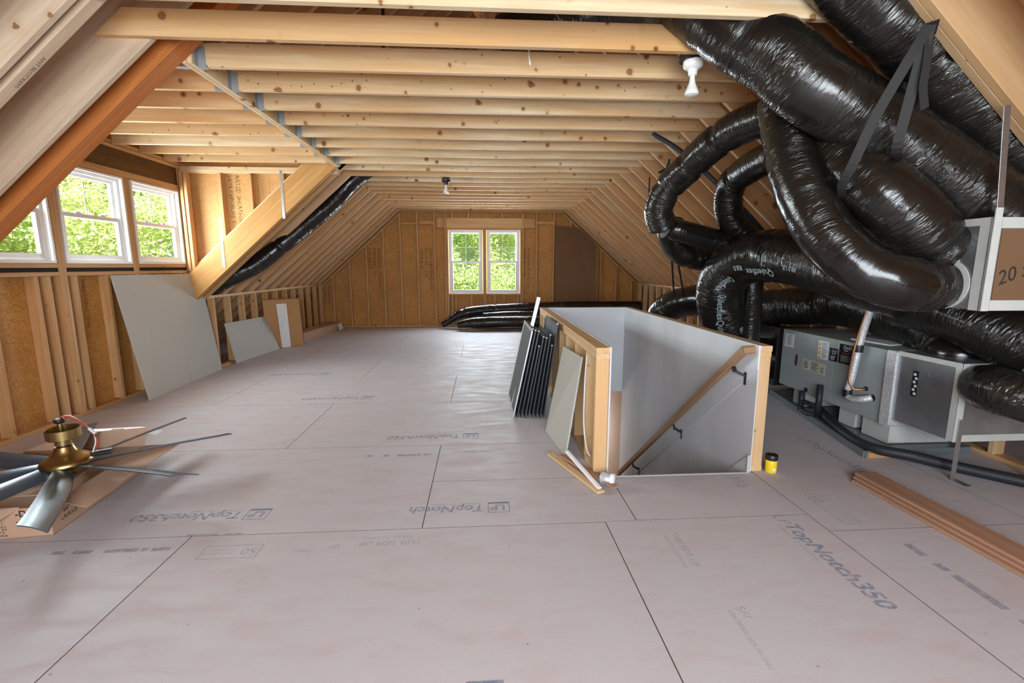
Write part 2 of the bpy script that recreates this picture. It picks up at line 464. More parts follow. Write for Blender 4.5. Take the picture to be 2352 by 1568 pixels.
# ---------------------------------------------------------------- the room
FAR, SL = 11.25, .89
KL, KR, KZ = -3.71, 3.78, 1.03            # knee wall faces, height of their tops
RX = (KL+KR)/2; RZ = KZ + SL*(KR-RX)       # rafter undersides meet here
CZ = 2.685                                 # underside of ceiling joists
SIN = SL/math.sqrt(1+SL*SL); COS = 1/math.sqrt(1+SL*SL)
def left_z(x): return KZ + SL*(x-KL)
def right_z(x): return KZ + SL*(KR-x)

# floor
fl = struct('floor'); PANELS = []
def fpanel(x0, x1, y0, y1):
    if x1-x0 < .02 or y1-y0 < .02: return
    g = .0026
    p = box('floor_panel', (x0+g, y0+g, -.02), (x1-g, y1-g, 0), FLOOR, fl, .0002)
    PANELS.append((x0, x1, y0, y1, p)); return p
def panel_at(x, y):
    for x0, x1, y0, y1, p in PANELS:
        if x0 <= x <= x1 and y0 <= y <= y1: return p
    return PANELS[0][4]
EX = 5.45
rows = [(2.411+1.2192*(k-1), 2.411+1.2192*k) for k in range(-3, 9)]
for k, (y0, y1) in enumerate(rows):
    y1 = min(y1, FAR+.1); y0 = max(y0, -2.0)
    if y1 <= y0: continue
    seams = [-6.436+2.438*i for i in range(9)] if k % 2 == 1 else [-5.22+2.438*i for i in range(9)]
    xmax = .68 if y1 < 2.42 else (.86 if y1 < 3.7 else (.836 if y1 < 6.1 else EX))
    cuts = [-EX] + [s for s in seams if -EX+.1 < s < xmax-.05] + [xmax]
    for a, b in zip(cuts, cuts[1:]):
        if a < .86 and b > .836 and y0 < 2.98 < y1: # beside the stair opening
            fpanel(a, .86, y0, 2.978); fpanel(a, .836, 2.978, y1)
        else: fpanel(a, b, y0, y1)
for y0, y1 in ((-2.0, -.02), (-.02, 2.418)): fpanel(.68, 1.872, y0, y1)
fpanel(.86, 1.872, 2.418, 2.978)
for y0, y1 in ((-2.0, -.19), (-.19, 2.243), (2.243, 4.68), (4.68, 6.068)):
    if y1 > 2.98: fpanel(1.872 if y0 > 2.3 else 1.872, 3.085, y0, y1)
    else: fpanel(1.872, 3.085, y0, y1)
for y0, y1 in ((-2.0, 1.02), (1.02, 3.46), (3.46, 6.068)): fpanel(3.085, EX, y0, y1)
box('subfloor_joist_zone', (-EX, -2, -.06), (.836, FAR+.1, -.0007), SEAM, fl)
box('subfloor_joist_zone', (1.86, -2, -.06), (EX, FAR+.1, -.0007), SEAM, fl)
box('subfloor_joist_zone', (.745, -2, -.06), (1.86, 2.97, -.0007), SEAM, fl)
box('subfloor_joist_zone', (.745, 6.05, -.06), (1.86, FAR+.1, -.0007), SEAM, fl)

# ceiling: joists, rafters, deck
ce = struct('ceiling')
JY = lambda k: 2.555 + .4064*k
def joist(y, xl, xr, lcut, rcut, mat):
    h = .143; z0, z1 = CZ, CZ+h; dx = h/SL
    prism('ceiling_joist', [(xl, y, z0), (xr, y, z0), (xr-(dx if rcut else 0), y, z1), (xl+(dx if lcut else 0), y, z1)], (0, .038, 0), mat, ce)
for k in range(-11, 22):
    y = JY(k)
    if 2 <= k <= 9:
        joist(y, -1.80, 2.17, False, True, PINE)
        if k <= 9: joist(y, -3.83, -1.865, False, False, PINE)
    else:
        joist(y, -2.12, 2.17, True, True, PINE)
D_R = .286
def rafter(y0, th, side, mat, name='rafter', xa=None, xb=None, depth=D_R, off=0.0):
    """side -1 left, +1 right, from the eave (or xa) up to the ridge (or xb)"""
    f = left_z if side < 0 else right_z
    xa = xa if xa is not None else (-4.85 if side < 0 else 4.92)
    xb = xb if xb is not None else RX + side*.02
    a, b = V((xa, y0+th/2, f(xa)+off)), V((xb, y0+th/2, f(xb)+off))
    nrm = V((-SL, 0, 1)).normalized() if side < 0 else V((SL, 0, 1)).normalized()
    return board(name, a+nrm*depth/2, b+nrm*depth/2, th, depth, mat, ce, nrm)
for k in range(-11, 22):
    y = JY(k)+.038
    if k == -1:
        rafter(2.19, .045, 1, TANPINE, 'doubled_rafter'); rafter(2.236, .045, 1, TANPINE, 'doubled_rafter')
    else: rafter(y, .038, 1, PINE_R if k else TANPINE)
    if 2 <= k <= 9: rafter(y, .038, -1, PINE_R, xa=-1.80)
    elif k == 0:
        rafter(2.516, .038, -1, WHITEPINE); rafter(2.594, .066, -1, WHITEPINE, 'doubled_rafter')
    elif k == 1: rafter(y, .038, -1, WHITEPINE)
    else: rafter(y, .038, -1, PINE_R)
rafter(3.165, .065, -1, LVL, 'dormer_trimmer'); rafter(3.230, .065, -1, LVL, 'dormer_trimmer')
rafter(6.415, .045, -1, LVL2, 'dormer_trimmer'); rafter(6.461, .045, -1, LVL2, 'dormer_trimmer')
# flush beam carrying the cut joists, two plies, with hangers
box('flush_beam', (-1.832, 3.30, CZ-.004), (-1.80, 6.42, CZ+.235), PINE, ce)
box('flush_beam', (-1.866, 3.30, CZ-.004), (-1.836, 6.42, CZ+.235), PINE, ce)
def hanger(x, y, s, h):
    t = .0025; yy = y+.019
    joined('joist_hanger', [
        ((x, yy, CZ-.002), (x+s*.05, yy, CZ-.002), .042, t, (0, 0, 1)),
        ((x+s*.025, yy-.0215, CZ-.003), (x+s*.025, yy-.0215, CZ+h), t, .05, (1, 0, 0)),
        ((x+s*.025, yy+.0215, CZ-.003), (x+s*.025, yy+.0215, CZ+h), t, .05, (1, 0, 0)),
        ((x+s*.002, yy-.045, CZ), (x+s*.002, yy-.045, CZ+h+.02), .045, t, (1, 0, 0)),
        ((x+s*.002, yy+.045, CZ), (x+s*.002, yy+.045, CZ+h+.02), .045, t, (1, 0, 0))], HANG, ce)
for k in range(2, 10):
    hanger(-1.80, JY(k), 1, .12); hanger(-1.866, JY(k), -1, .10)
# ridge board, struts and roof deck
box('ridge_board', (RX-.02, -2, RZ-.02), (RX+.02, FAR, RZ+.32), PINE_R, ce)
for y in (1.0, 4.2, 7.4): board('strut', (RX+.05, y, CZ+.19), (RX+.05, y, RZ+.05), .089, .038, PINE, ce, (0, 1, 0))
def deck(side):
    f = left_z if side < 0 else right_z
    nrm = V((side*SL, 0, 1)).normalized(); L = V((-side, 0, SL)).normalized()
    x0 = side*5.1 + (.035 if side > 0 else 0)
    base = V((x0, 0, f(x0))) + nrm*(D_R+.006)
    tot = (abs(x0-RX))/COS + .12; s = 0; i = 0
    while s < tot:
        s1 = min(s+1.2, tot); y = -2.1 - (1.2 if i % 2 else 0)
        while y < FAR+.1:
            a, b = max(y, -2.1), min(y+2.4, FAR+.12)
            y += 2.4
            if b-a < .05: continue
            if side < 0 and s < 4.4 and b > 3.25 and a < 6.46:      # leave the dormer open
                if s1 > 4.45: board('roof_deck_panel', base+L*4.45+V((0, (max(a, 3.24)+min(b, 6.47))/2, 0)), base+L*s1+V((0, (max(a, 3.24)+min(b, 6.47))/2, 0)), min(b, 6.47)-max(a, 3.24)-.004, .012, DECK, ce, nrm)
                for aa, bb in ((a, min(b, 3.24)), (max(a, 6.47), b)):
                    if bb-aa > .04: board('roof_deck_panel', base+L*s+V((0, (aa+bb)/2, 0)), base+L*s1+V((0, (aa+bb)/2, 0)), bb-aa, .012, DECK, ce, nrm)
                continue
            board('roof_deck_panel', base+L*s+V((0, (a+b)/2, 0)), base+L*s1+V((0, (a+b)/2, 0)), b-a, .012, DECK, ce, nrm)
        s = s1; i += 1
deck(-1); deck(1)
box('ridge_cap', (RX-.35, -2.1, RZ+.36), (RX+.35, FAR+.12, RZ+.40), DECK, ce)
# dormer roof above its joists
for i in range(2):
    y0, y1 = 3.1+1.78*i, 3.1+1.78*(i+1)
    board('dormer_deck_panel', (-4.25, (y0+y1)/2, 2.92), (-.75, (y0+y1)/2, 3.95), y1-y0, .012, DECK, ce)
for k in range(2, 10):
    board('dormer_rafter', (-4.2, JY(k)-.02, 2.82), (-.9, JY(k)-.02, 3.80), .038, .18, PINE_R, ce)

# knee walls
def knee(name, x, s, y0, y1):
    wl = struct(name); xa, xb = (x-.089, x) if s < 0 else (x, x+.089)
    box('plate', (xa, y0, 0), (xb, y1, .038), STUD, wl); box('plate', (xa, y0, KZ-.04), (xb, y1, KZ-.002), POSTW, wl)
    n = int((y1-y0)/.4064)
    for i in range(n+1):
        y = y1-.02-.4064*i
        if y > y0: box('stud', (xa, y-.019, .038), (xb, y+.019, KZ-.04), POSTW if s > 0 else STUD, wl)
    return wl
wl_left = knee('wall_left', KL, -1, 6.68, FAR)
wl_right = knee('wall_right', KR, 1, -1.9, FAR)
for i in range(13):
    y = FAR-.02-.4064*i
    if y > 6.5: box('stud', (KL-.088, y+.02, .038), (KL-.001, y+.056, KZ-.04), STUD, wl_left) if i in (0, 12) else None
wl_ln = knee('wall_left_near', KL, -1, -1.9, 3.14)

# far gable wall
wf = struct('wall_far'); FY = FAR
def fstud(x, z0, z1, name='stud', w=.038): box(name, (x-w/2, FY, z0), (x+w/2, FY+.089, z1), STUD, wf)
def roofz(x): return min(left_z(x), right_z(x))
wx0, wx1, wx2, wx3, wz0, wz1 = -.765, .017, .117, .888, .784, 2.258
for i in range(7):
    x = -3.465+.3955*i; fstud(x, .038, min(2.65, roofz(x)-.05))
for x in (1.29, 1.70, 2.10, 2.48, 2.85, 3.23, 3.62): fstud(x, .038, min(2.65, roofz(x)-.05))
for x in (-.845, -.80, .925, .97): fstud(x, .038, 2.65 if abs(x) > .84 and x < 0 or x > .94 else 2.29)
for x in (.048, .086): fstud(x, .038, 2.29)
box('header', (-.82, FY+.005, 2.30), (.95, FY+.085, 2.53), POSTW, wf); box('plate', (-.82, FY, 2.262), (.95, FY+.089, 2.299), STUD, wf)
box('header_block', (-1.04, FY+.01, 2.31), (-.87, FY+.05, 2.52), STUD, wf); box('header_block', (.99, FY+.01, 2.31), (1.26, FY+.05, 2.52), STUD, wf)
box('blocking', (-1.86, FY+.02, 2.38), (-1.49, FY+.085, 2.42), STUD, wf); box('blocking', (-1.45, FY+.0, 2.385), (-1.10, FY+.085, 2.46), STUD, wf); box('blocking', (1.31, FY, 2.40), (1.68, FY+.085, 2.46), STUD, wf)
for x in (-.68, -.30, .10, .48): fstud(x, 2.531, 2.65, 'cripple_stud')
box('plate', (-.78, FY, wz0-.04), (.91, FY+.089, wz0-.004), STUD, wf)
for x in (-.70, -.62, -.25, .30, .52, .86): fstud(x, .038, wz0-.04, 'cripple_stud')
box('plate', (-3.7, FY, 0), (3.8, FY+.089, .038), STUD, wf)
box('plate', (-1.95, FY, 2.652), (2.05, FY+.089, 2.69), STUD, wf)
for s in (-1, 1):
    f = left_z if s < 0 else right_z; xa = KL if s < 0 else KR; xb = -1.87 if s < 0 else 1.94
    n_ = V((SL*s, 0, 1)).normalized()
    board('rake_plate', V((xa, FY+.044, f(xa)-.045)), V((xb, FY+.044, f(xb)-.045)), .089, .038, STUD, wf, n_)
def sheath(x0, x1, z0, z1): box('sheathing_panel', (x0, FY+.09, z0), (x1, FY+.102, z1), OSB, wf, .0002)
for a, b in ((-5.4, -3.26), (-3.26, -2.04), (-2.04, wx0+.012), (wx3-.012, 1.69), (1.69, 2.91), (2.91, 5.4)):
    sheath(a, b, -.02, 2.44); sheath(a, b, 2.44, 4.9)
sheath(wx0+.012, wx3-.012, wz1-.012, 2.44); sheath(wx0+.012, wx3-.012, 2.44, 4.9); sheath(wx0+.012, wx3-.012, -.02, wz0+.012); sheath(wx1-.012, wx2+.012, wz0+.012, wz1-.012)

# dormer front wall
wd = struct('wall_dormer'); DX = -3.84
def dstud(y, z0, z1, name='stud', w=.038): box(name, (DX-.089, y-w/2, z0), (DX, y+w/2, z1), STUD, wd)
DW = [(3.73, 4.555), (4.665, 5.497), (5.605, 6.435)]; dz0, dz1 = 1.452, 2.362
box('plate', (DX-.089, 3.1, 0), (DX, 6.62, .038), STUD, wd)
for y in (3.25, 3.52, 3.93, 4.335, 4.455, 4.735, 5.13, 5.45, 5.67, 5.92, 6.30, 6.405): dstud(y, .038, 1.335)
for y in (3.62, 3.66, 4.59, 4.63, 5.53, 5.57): dstud(y, .038, 2.365)
for y in (6.48, 6.53, 6.60): dstud(y, .038, 2.65)
for y0, y1 in ((3.68, 4.57), (4.65, 5.51), (5.59, 6.46)):
    box('sill_plate', (DX-.089, y0, 1.336), (DX, y1, 1.373), STUD, wd); box('sill_plate', (DX-.089, y0, 1.410), (DX, y1, 1.450), STUD, wd)
    box('gap_shade_strip', (DX-.085, y0, 1.374), (DX-.01, y1, 1.409), GAPSHADE, wd)  # dark filler drawn for the shade in the gap between the sill plates
box('header_plate', (DX-.089, 3.6, 2.368), (DX, 6.46, 2.436), STUD, wd)
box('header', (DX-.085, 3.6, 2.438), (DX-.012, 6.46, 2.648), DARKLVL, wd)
box('plate', (DX-.089, 3.1, 2.65), (DX, 6.62, 2.686), POSTW, wd); box('plate', (DX-.089, 3.1, 2.692), (DX, 6.62, 2.728), POSTW, wd)
for a, b in ((3.1, 4.32), (4.32, 5.54), (5.54, 6.66)): box('sheathing_panel', (DX-.104, a, -.02), (DX-.09, b, 1.464), OSB_L, wd, .0002)
box('sheathing_panel', (DX-.104, 3.1, 2.35), (DX-.09, 6.66, 3.0), OSB_L, wd, .001)
for a, b in ((3.1, 3.742), (4.543, 4.677), (5.485, 5.617), (6.423, 6.66)): box('sheathing_panel', (DX-.104, a, 1.464), (DX-.09, b, 2.35), OSB_L, wd, .0002)

# dormer cheek walls: far one seen above its trimmer, near one behind the orange trimmer
def cheek(name, y, s):
    wl = struct(name); ya, yb = (y, y+.089) if s > 0 else (y-.089, y)
    xe = -1.87 if s > 0 else -2.30
    box('plate', (-3.84, ya, 2.612), (xe, yb, 2.65), PINE, wl); box('plate', (-3.84, ya, 2.651), (xe, yb, 2.689), PINE, wl)
    lo = .42                                # vertical depth of the trimmer
    a, b = V((-3.80, (ya+yb)/2, left_z(-3.80)+lo+.02)), V((-2.30, (ya+yb)/2, left_z(-2.30)+lo+.02))
    board('sole_plate', a, b, .089, .038, POSTW, wl, V((-SL, 0, 1)).normalized())
    for x in (-3.80, -3.37, -2.99, -2.575, -2.24):
        z0 = left_z(x)+lo+.03
        if z0 < 2.6: box('stud', (x-.019, ya, z0), (x+.019, yb, 2.612), STUD, wl)
    yy = yb if s > 0 else ya-.012
    for x0, x1 in ((-3.93, -2.78), (-2.78, -1.56)):
        h0 = 0 if s > 0 else .44
        prism('sheathing_panel', [(x0, yy, left_z(x0)+h0), (x1-.003, yy, left_z(x1)+h0), (x1-.003, yy, 3.75), (x0, yy, 2.95)], (0, .012, 0), OSB_D, wl)
    ye = 3.215 if s < 0 else 6.49
    prism('sheathing_panel', [(-5.42, ye, -.12), (-3.90, ye, -.12), (-3.90, ye, left_z(-3.90)+.43), (-5.42, ye, left_z(-5.42)+.43)], (0, .012, 0), OSB, wl)
    return wl
wc = cheek('wall_dormer_far', 6.53, 1); cheek('wall_dormer_near', 3.256, -1)
box('corner_stud', (-3.82, 6.44, 1.36), (-3.782, 6.529, 2.61), STUD, wc); box('corner_stud', (-3.775, 6.45, 1.36), (-3.737, 6.529, 2.61), STUD, wc)
def strap(x, y, z0, z1):
    box('steel_strap', (x-.016, y-.0015, z0), (x+.016, y, z1), GALV_S, wc, .0004)
strap(-2.545, 6.412, 2.03, 2.63); strap(-3.35, 6.412, 1.41, 2.04)

# rear gable wall, behind the camera
wr_ = struct('wall_rear')
for x0, x1, z0, z1 in ((-4.9, -1.7, -.02, 2.44), (2.1, 4.9, -.02, 2.44), (-1.7, 2.1, -.02, .65), (-1.7, 2.1, 2.4, 2.44), (.15, .25, .65, 2.4), (-4.9, 0, 2.44, 4.9), (0, 4.9, 2.44, 4.9)):
    box('sheathing_panel', (x0, -2.0, z0), (x1, -1.988, z1), OSB, wr_, .001)
for i in range(19):
    x = -3.6+.4064*i
    if x < -1.7 or x > 2.1: box('stud', (x-.019, -1.987, .0), (x+.019, -1.9, min(2.65, roofz(x))), STUD, wr_)

# ---------------------------------------------------------------- windows
def window(name, o, u, n, wd_, ht, muntins, deep=.085):
    """o: lower corner on the interior plane, u along the wall, n into the room"""
    W = thing(name, o, kind='structure'); o, u, n, z = V(o), V(u), V(n), V((0, 0, 1))
    def P(a, b, c): return o + u*a + z*b + n*c
    def ring(nm, a0, a1, b0, b1, t, c0, c1, mat, bt=None):
        bt = bt or t; cc = (c0+c1)/2; d = abs(c1-c0)
        joined(nm, [(P(a0+t/2, b0, cc), P(a0+t/2, b1, cc), t, d, n), (P(a1-t/2, b0, cc), P(a1-t/2, b1, cc), t, d, n),
                    (P(a0+t, b0+bt/2, cc), P(a1-t, b0+bt/2, cc), bt, d, n), (P(a0+t, b1-t/2, cc), P(a1-t, b1-t/2, cc), t, d, n)], mat, W)
    ring('frame', 0, wd_, 0, ht, .022, -deep, .004, WHITE)
    ring('jamb_stop', .022, wd_-.022, .022, ht-.022, .03, -deep, -deep+.05, WHITE)
    mid = ht*.5
    ring('lower_sash', .05, wd_-.05, .045, mid+.02, .04, -deep+.01, -deep+.045, WHITE)
    ring('upper_sash', .05, wd_-.05, mid-.02, ht-.045, .036, -deep-.02, -deep+.012, WHITE)
    def pane(b0, b1, c): 
        link('glass_pane', mk('pane', [P(.07, b0, c)-o, P(wd_-.07, b0, c)-o, P(wd_-.07, b1, c)-o, P(.07, b1, c)-o], [(0, 1, 2, 3)]), GLASS, W, Matrix.Translation(o))
    pane(.07, mid, -deep+.025); pane(mid, ht-.07, -deep-.004)
    for kind_, v in muntins:
        c = -deep-.004
        if kind_ == 'v': board('muntin', P(wd_*v, mid+.02, c), P(wd_*v, ht-.08, c), .011, .010, MUNTIN, W, n)
        else: board('muntin', P(.085, ht*v, c), P(wd_-.085, ht*v, c), .011, .010, MUNTIN, W, n)
    for v in (.32, .68): board('sash_lock', P(wd_*v-.03, mid+.026, -deep+.03), P(wd_*v+.03, mid+.026, -deep+.03), .03, .014, WHITE, W, n)
    return W
for i, (a, b) in enumerate(DW):
    window('window_%d' % (i+1), (DX, a, dz0), (0, 1, 0), (1, 0, 0), b-a, dz1-dz0, [('v', .5)])
window('window_4', (wx0, FY, wz0), (1, 0, 0), (0, -1, 0), wx1-wx0, wz1-wz0, [('v', .5), ('h', .735)], .05)
window('window_5', (wx2, FY, wz0), (1, 0, 0), (0, -1, 0), wx3-wx2, wz1-wz0, [('v', .5), ('h', .735)], .05)
window('window_6', (.15, -1.93, .65), (-1, 0, 0), (0, 1, 0), 1.85, 1.75, [('v', .5)]); window('window_7', (2.1, -1.93, .65), (-1, 0, 0), (0, 1, 0), 1.85, 1.75, [('v', .5)])
#PART2

# ---------------------------------------------------------------- stair opening
SX0, SX1, SY0, SY1, SZ = .85, 1.845, 2.98, 5.95, .892
def pony(name, xa, xb, xin, thick):
    wl = struct(name)
    box('plate', (xa, SY0+.02, 0), (xb, SY1+.1, .038), POSTW, wl)
    box('plate', (xa, SY0+.02, SZ-.079), (xb, SY1+.1, SZ-.041), POSTW, wl); box('plate', (xa-.003, SY0+.015, SZ-.039), (xb+.001, SY1+.1, SZ), POSTW, wl)
    for y in (SY0+.041, SY0+.32, SY0+.72, SY0+1.13, SY0+1.53, SY0+1.94, SY0+2.35, SY0+2.75, SY1+.08):
        box('stud', (xa, y-.019, .038), (xb, y+.019, SZ-.08), POSTW, wl)
    return wl
sl = pony('wall_stair_left', .749, .837, SX0, .012)
box('gypsum_panel', (.838, SY0+.012, -2.7), (.85, SY1+.01, SZ+.006), TAPED, sl); box('gypsum_panel', (.838, SY1+.011, -2.7), (.85, 7.6, -.21), TAPED, sl)
sr = pony('wall_stair_right', 1.859, 1.948, SX1, .012)
# right lining: upper sheet proud of the lower one along a diagonal joint parallel with the stair
dg = lambda y: .736 - .79*(y-2.977)
prism('gypsum_panel', [(1.845, SY0, SZ+.006), (1.845, SY1+.01, SZ+.006), (1.845, SY1+.01, dg(SY1)), (1.845, SY0, dg(SY0))], (.013, 0, 0), TAPED, sr)
prism('gypsum_panel', [(1.851, SY0, dg(SY0)-.002), (1.851, 7.6, dg(7.6)), (1.851, 7.6, -2.7), (1.851, SY0, -2.7)], (.007, 0, 0), TAPED, sr)
prism('skirt_board', [(1.838, SY0+.004, .125), (1.838, 3.33, -.17), (1.838, 3.33, -.5), (1.838, SY0+.004, -.5)], (.012, 0, 0), TAPED, sr)
box('edge_strip', (1.83, SY0-.002, -.1), (1.846, SY0+.012, .125), MASTIC, sr)
sf = struct('wall_stair_far')
box('gypsum_panel', (SX0+.001, SY1, -.216), (SX1-.001, SY1+.012, SZ+.006), TAPED, sf)
box('plate', (.75, SY1+.014, SZ-.04), (1.948, SY1+.10, SZ), POSTW, sf)
for x in (.9, 1.3, 1.7): box('stud', (x-.019, SY1+.014, 0), (x+.019, SY1+.10, SZ-.04), POSTW, sf)
box('header', (SX0, SY1+.013, -.21), (SX1, SY1+.05, -.03), POSTW, sf)
lh = struct('trim_1')
box('lower_wall', (.8, 7.6, -2.7), (1.9, 7.62, -.2), BEIGE, lh); box('lower_ceiling', (.8, SY1+.05, -.23), (1.9, 7.62, -.218), BEIGE, lh)
box('lower_wall', (1.851, SY1+.012, -2.7), (1.87, 7.6, -.2), BEIGE, lh); box('lower_floor', (.8, 2.9, -2.73), (1.9, 7.62, -2.70), BEIGE, lh); box('lower_wall', (.838, 2.96, -2.7), (1.86, 2.975, -.03), TAPED, lh)
box('nosing', (SX0+.005, SY0-.012, -.12), (SX1-.01, SY0+.004, .004), MASTIC, lh)
for i in range(11):
    box('stair_tread', (SX0+.003, SY0+.01+.245*i, -.2-.1935*i-.03), (SX1-.01, SY0+.01+.245*(i+1)+.02, -.2-.1935*i), RAILW, lh)

t = thing('handrail', (1.78, 3.03, .85), 'brown wooden handrail sloping down the right wall of the stairwell', 'handrail')
rl_a, rl_b = V((1.78, 3.04, .857)), V((1.78, 5.75, -1.283))
board('rail', rl_a, rl_b, .04, .062, RAILW, t, ch=.012)
board('rail_return', (1.765, 3.035, .855), (1.845, 3.035, .862), .04, .055, RAILW, t, ch=.01)
for y, z in ((3.16, .715), (4.13, -.052), (5.22, -.913)):
    br = joined('bracket', [((1.78, y, z), (1.78, y-.02, z-.028), .022, .02, (1, 0, 0)), ((1.78, y-.01, z-.025), (1.84, y-.05, z-.055), .016, .016, (0, 0, 1)), ((1.842, y-.05, z-.12), (1.842, y-.05, z-.03), .02, .006, (1, 0, 0))], BLACKM, t)
    br['label'] = 'black metal handrail bracket'

# ---------------------------------------------------------------- air handler and its boxes
t = thing('air_handler', (3.4, 4, .2), 'grey horizontal air handler with warning stickers lying on pale blocks', 'air handler')
box('cabinet', (3.12, 3.345, .205), (3.68, 3.905, .782), CABINET, t, .004); box('cabinet', (3.12, 3.91, .205), (3.68, 4.635, .782), CABINET, t, .004)
AX = 3.119
def lab(name, y0, y1, z0, z1, mat, th=.0015):      # a sticker on the face that looks to -X; y0 is its left edge (further away)
    return box(name, (AX-th, y1, z0), (AX, y0, z1), mat, t, .0003)
def rows_on(par, y0, y1, z0, z1, n, mat, seed=0):
    r = random.Random(seed); ps = []
    for i in range(n):
        z = z1-(z1-z0)*(i+.5)/n; e = y1+(y0-y1)*r.uniform(0, .35)
        ps.append(((AX-.0019, y0, z), (AX-.0019, e, z), .0004, (z1-z0)/n*.4, (0, 0, 1)))
    return joined('print_lines', ps, mat, par)
l = lab('sticker', 4.60, 4.46, .61, .745, PAPER); rows_on(l, 4.565, 4.475, .625, .735, 8, INK, 1); rows_on(l, 4.592, 4.578, .63, .73, 3, ORANGE, 2)
l = lab('sticker', 4.115, 3.985, .575, .745, PAPER); rows_on(l, 4.065, 3.995, .585, .735, 11, INK, 3)
for i in range(4):
    z = .735-.042*i; prism('warning_triangle', [(AX-.002, 4.108, z-.032), (AX-.002, 4.074, z-.032), (AX-.002, 4.091, z)], (-.0005, 0, 0), ORANGE, l)
l = lab('sticker', 3.965, 3.868, .585, .70, BLACKM); l['label'] = 'small black sticker with white rings'
text('print', 'OoO', (AX-.0025, 3.945, .665), (0, -1, 0), (0, 0, 1), .033, PAPER, l); rows_on(l, 3.94, 3.885, .645, .66, 1, PAPER, 4); rows_on(l, 3.95, 3.88, .595, .635, 4, PAPER, 5)
l = lab('sticker', 3.855, 3.69, .585, .755, BLACKM); l['label'] = 'larger black sticker with white rings and red bar'
text('print', 'OoO', (AX-.0025, 3.81, .715), (0, -1, 0), (0, 0, 1), .042, PAPER, l); rows_on(l, 3.80, 3.74, .695, .708, 1, PAPER, 6); rows_on(l, 3.82, 3.73, .672, .686, 1, RED, 7); rows_on(l, 3.83, 3.72, .60, .66, 7, CABINET, 8)
l = lab('wiring_diagram', 4.30, 4.0, .43, .535, CREAM); rows_on(l, 4.18, 4.08, .44, .525, 8, BLACKINK, 9); rows_on(l, 4.28, 4.22, .45, .52, 4, BLACKINK, 10); rows_on(l, 4.06, 4.01, .445, .50, 6, BLACKINK, 11)
hb = lathe('handle_badge', [(.018, 0), (.024, .004), (.024, .008), (.012, .012)], axes((AX, 4.39, .50), (0, 1, 0), (0, 0, 1)) @ Matrix.Diagonal((.55, 2.2, 1, 1)), BLACKM, t); hb.matrix_basis = wmat(t).inverted() @ axes((AX, 4.39, .50), (0, -1, 0), (0, 0, 1)) @ Matrix.Diagonal((.5, 2.4, 1, 1))
lathe('badge_mark', [(.009, 0), (.009, .002)], axes((AX-.012, 4.39, .495), (0, -1, 0), (0, 0, 1)) @ Matrix.Diagonal((.55, 2.6, 1, 1)), RED, t)
text('handwriting', '5 KW', (AX-.001, 4.36, .70), (0, -1, 0), (0, .0, 1), .05, INK, t, shear=.2)
for y, z, r in ((3.455, .377, .028), (3.525, .435, .018), (4.05, .24, .022), (4.22, .24, .022)):
    lathe('port', [(r, 0), (r, .006), (r*.7, .008)], axes((AX, y, z), (0, -1, 0), (0, 0, 1)), BLACKM, t, 16)
box('foil_tape', (3.10, 3.27, .20), (3.70, 3.355, .79), FOIL, t, .012)
box('drive_cover', (3.16, 4.64, .21), (3.66, 4.66, .77), GALV, t)

t = thing('supply_plenum', (3.4, 3.0, .265), 'sheet metal plenum with white sealed edges on the near end of the air handler', 'plenum')
box('sheet_body', (3.12, 2.79, .266), (3.70, 3.27, .792), GALV, t, .002)
def edgeframe(par, x0, x1, y0, y1, z0, z1, wv=.045):
    e = .003
    for (a, b) in (((x0-e, y0-e, z0-e), (x0+wv, y0+wv*.15, z1+e)), ((x1-wv, y0-e, z0-e), (x1+e, y0+wv*.15, z1+e))): box('mastic_edge', a, b, MASTIC, par, .003)
    box('mastic_edge', (x0-e, y0-e, z0-e), (x0+wv*.1, y0+wv*1.1, z1+e), MASTIC, par, .003)
    for z in ((z0-e, z0+wv), (z1-wv, z1+e)):
        box('mastic_edge', (x0+wv, y0-e, z[0]), (x1-wv, y0+.004, z[1]), MASTIC, par, .003)
    box('mastic_edge', (x0-e, y0+wv*1.1, z1-wv*.7), (x0+.004, y1, z1+e), MASTIC, par, .003)
edgeframe(t, 3.12, 3.70, 2.79, 3.27, .266, .792)
l = box('sticker', (3.1165, 3.09, .49), (3.1195, 3.135, .675), BLACKM, t, .0004)
for i in range(6): box('sticker_emblem', (3.1155, 3.095+.012*(i % 2), .50+.028*i), (3.1168, 3.115+.012*(i % 2), .518+.028*i), PAPER, l, .0003)
text('handwriting', 'E-H', (3.1165, 3.02, .66), (0, -1, 0), (0, 0, 1), .05, INK, t)
for x in (3.15, 3.69):
    lg = box('leg', (x-.016, 2.778, 0), (x+.016, 2.783, .42), GALV_S, t, .0004); box('foot', (x-.016, 2.68, 0), (x+.03, 2.782, .004), GALV_S, lg, .0004)

t = thing('drain_pan', (3.3, 4, 0), 'grey blue sheet drain pan with a tan edge under the air handler', 'drain pan')
pan = [(2.85, 3.165), (3.73, 3.20), (3.76, 5.0), (3.23, 4.93)]
prism('tray', [(x, y, .0) for x, y in pan], (0, 0, .045), PAN, t)
for a, b in zip(pan, pan[1:]+pan[:1]): board('rim', V((*a, .028)), V((*b, .028)), .022, .056, PAN, t)
board('tan_edge', (2.862, 3.155, .024), (3.2, 3.168, .024), .02, .045, PLYB, t)
for lo, hi, s in (((3.15, 3.30, .05), (3.66, 3.56, .203), 'pale foam block nearest the camera under the air handler'), ((3.17, 3.66, .05), (3.64, 3.84, .203), 'second pale foam block under the air handler'), ((3.17, 4.28, .05), (3.64, 4.46, .203), 'farthest pale foam block under the air handler')):
    tag(box('support_block', lo, hi, BLOCK, None, .008), s, 'block', 'blocks under the air handler')
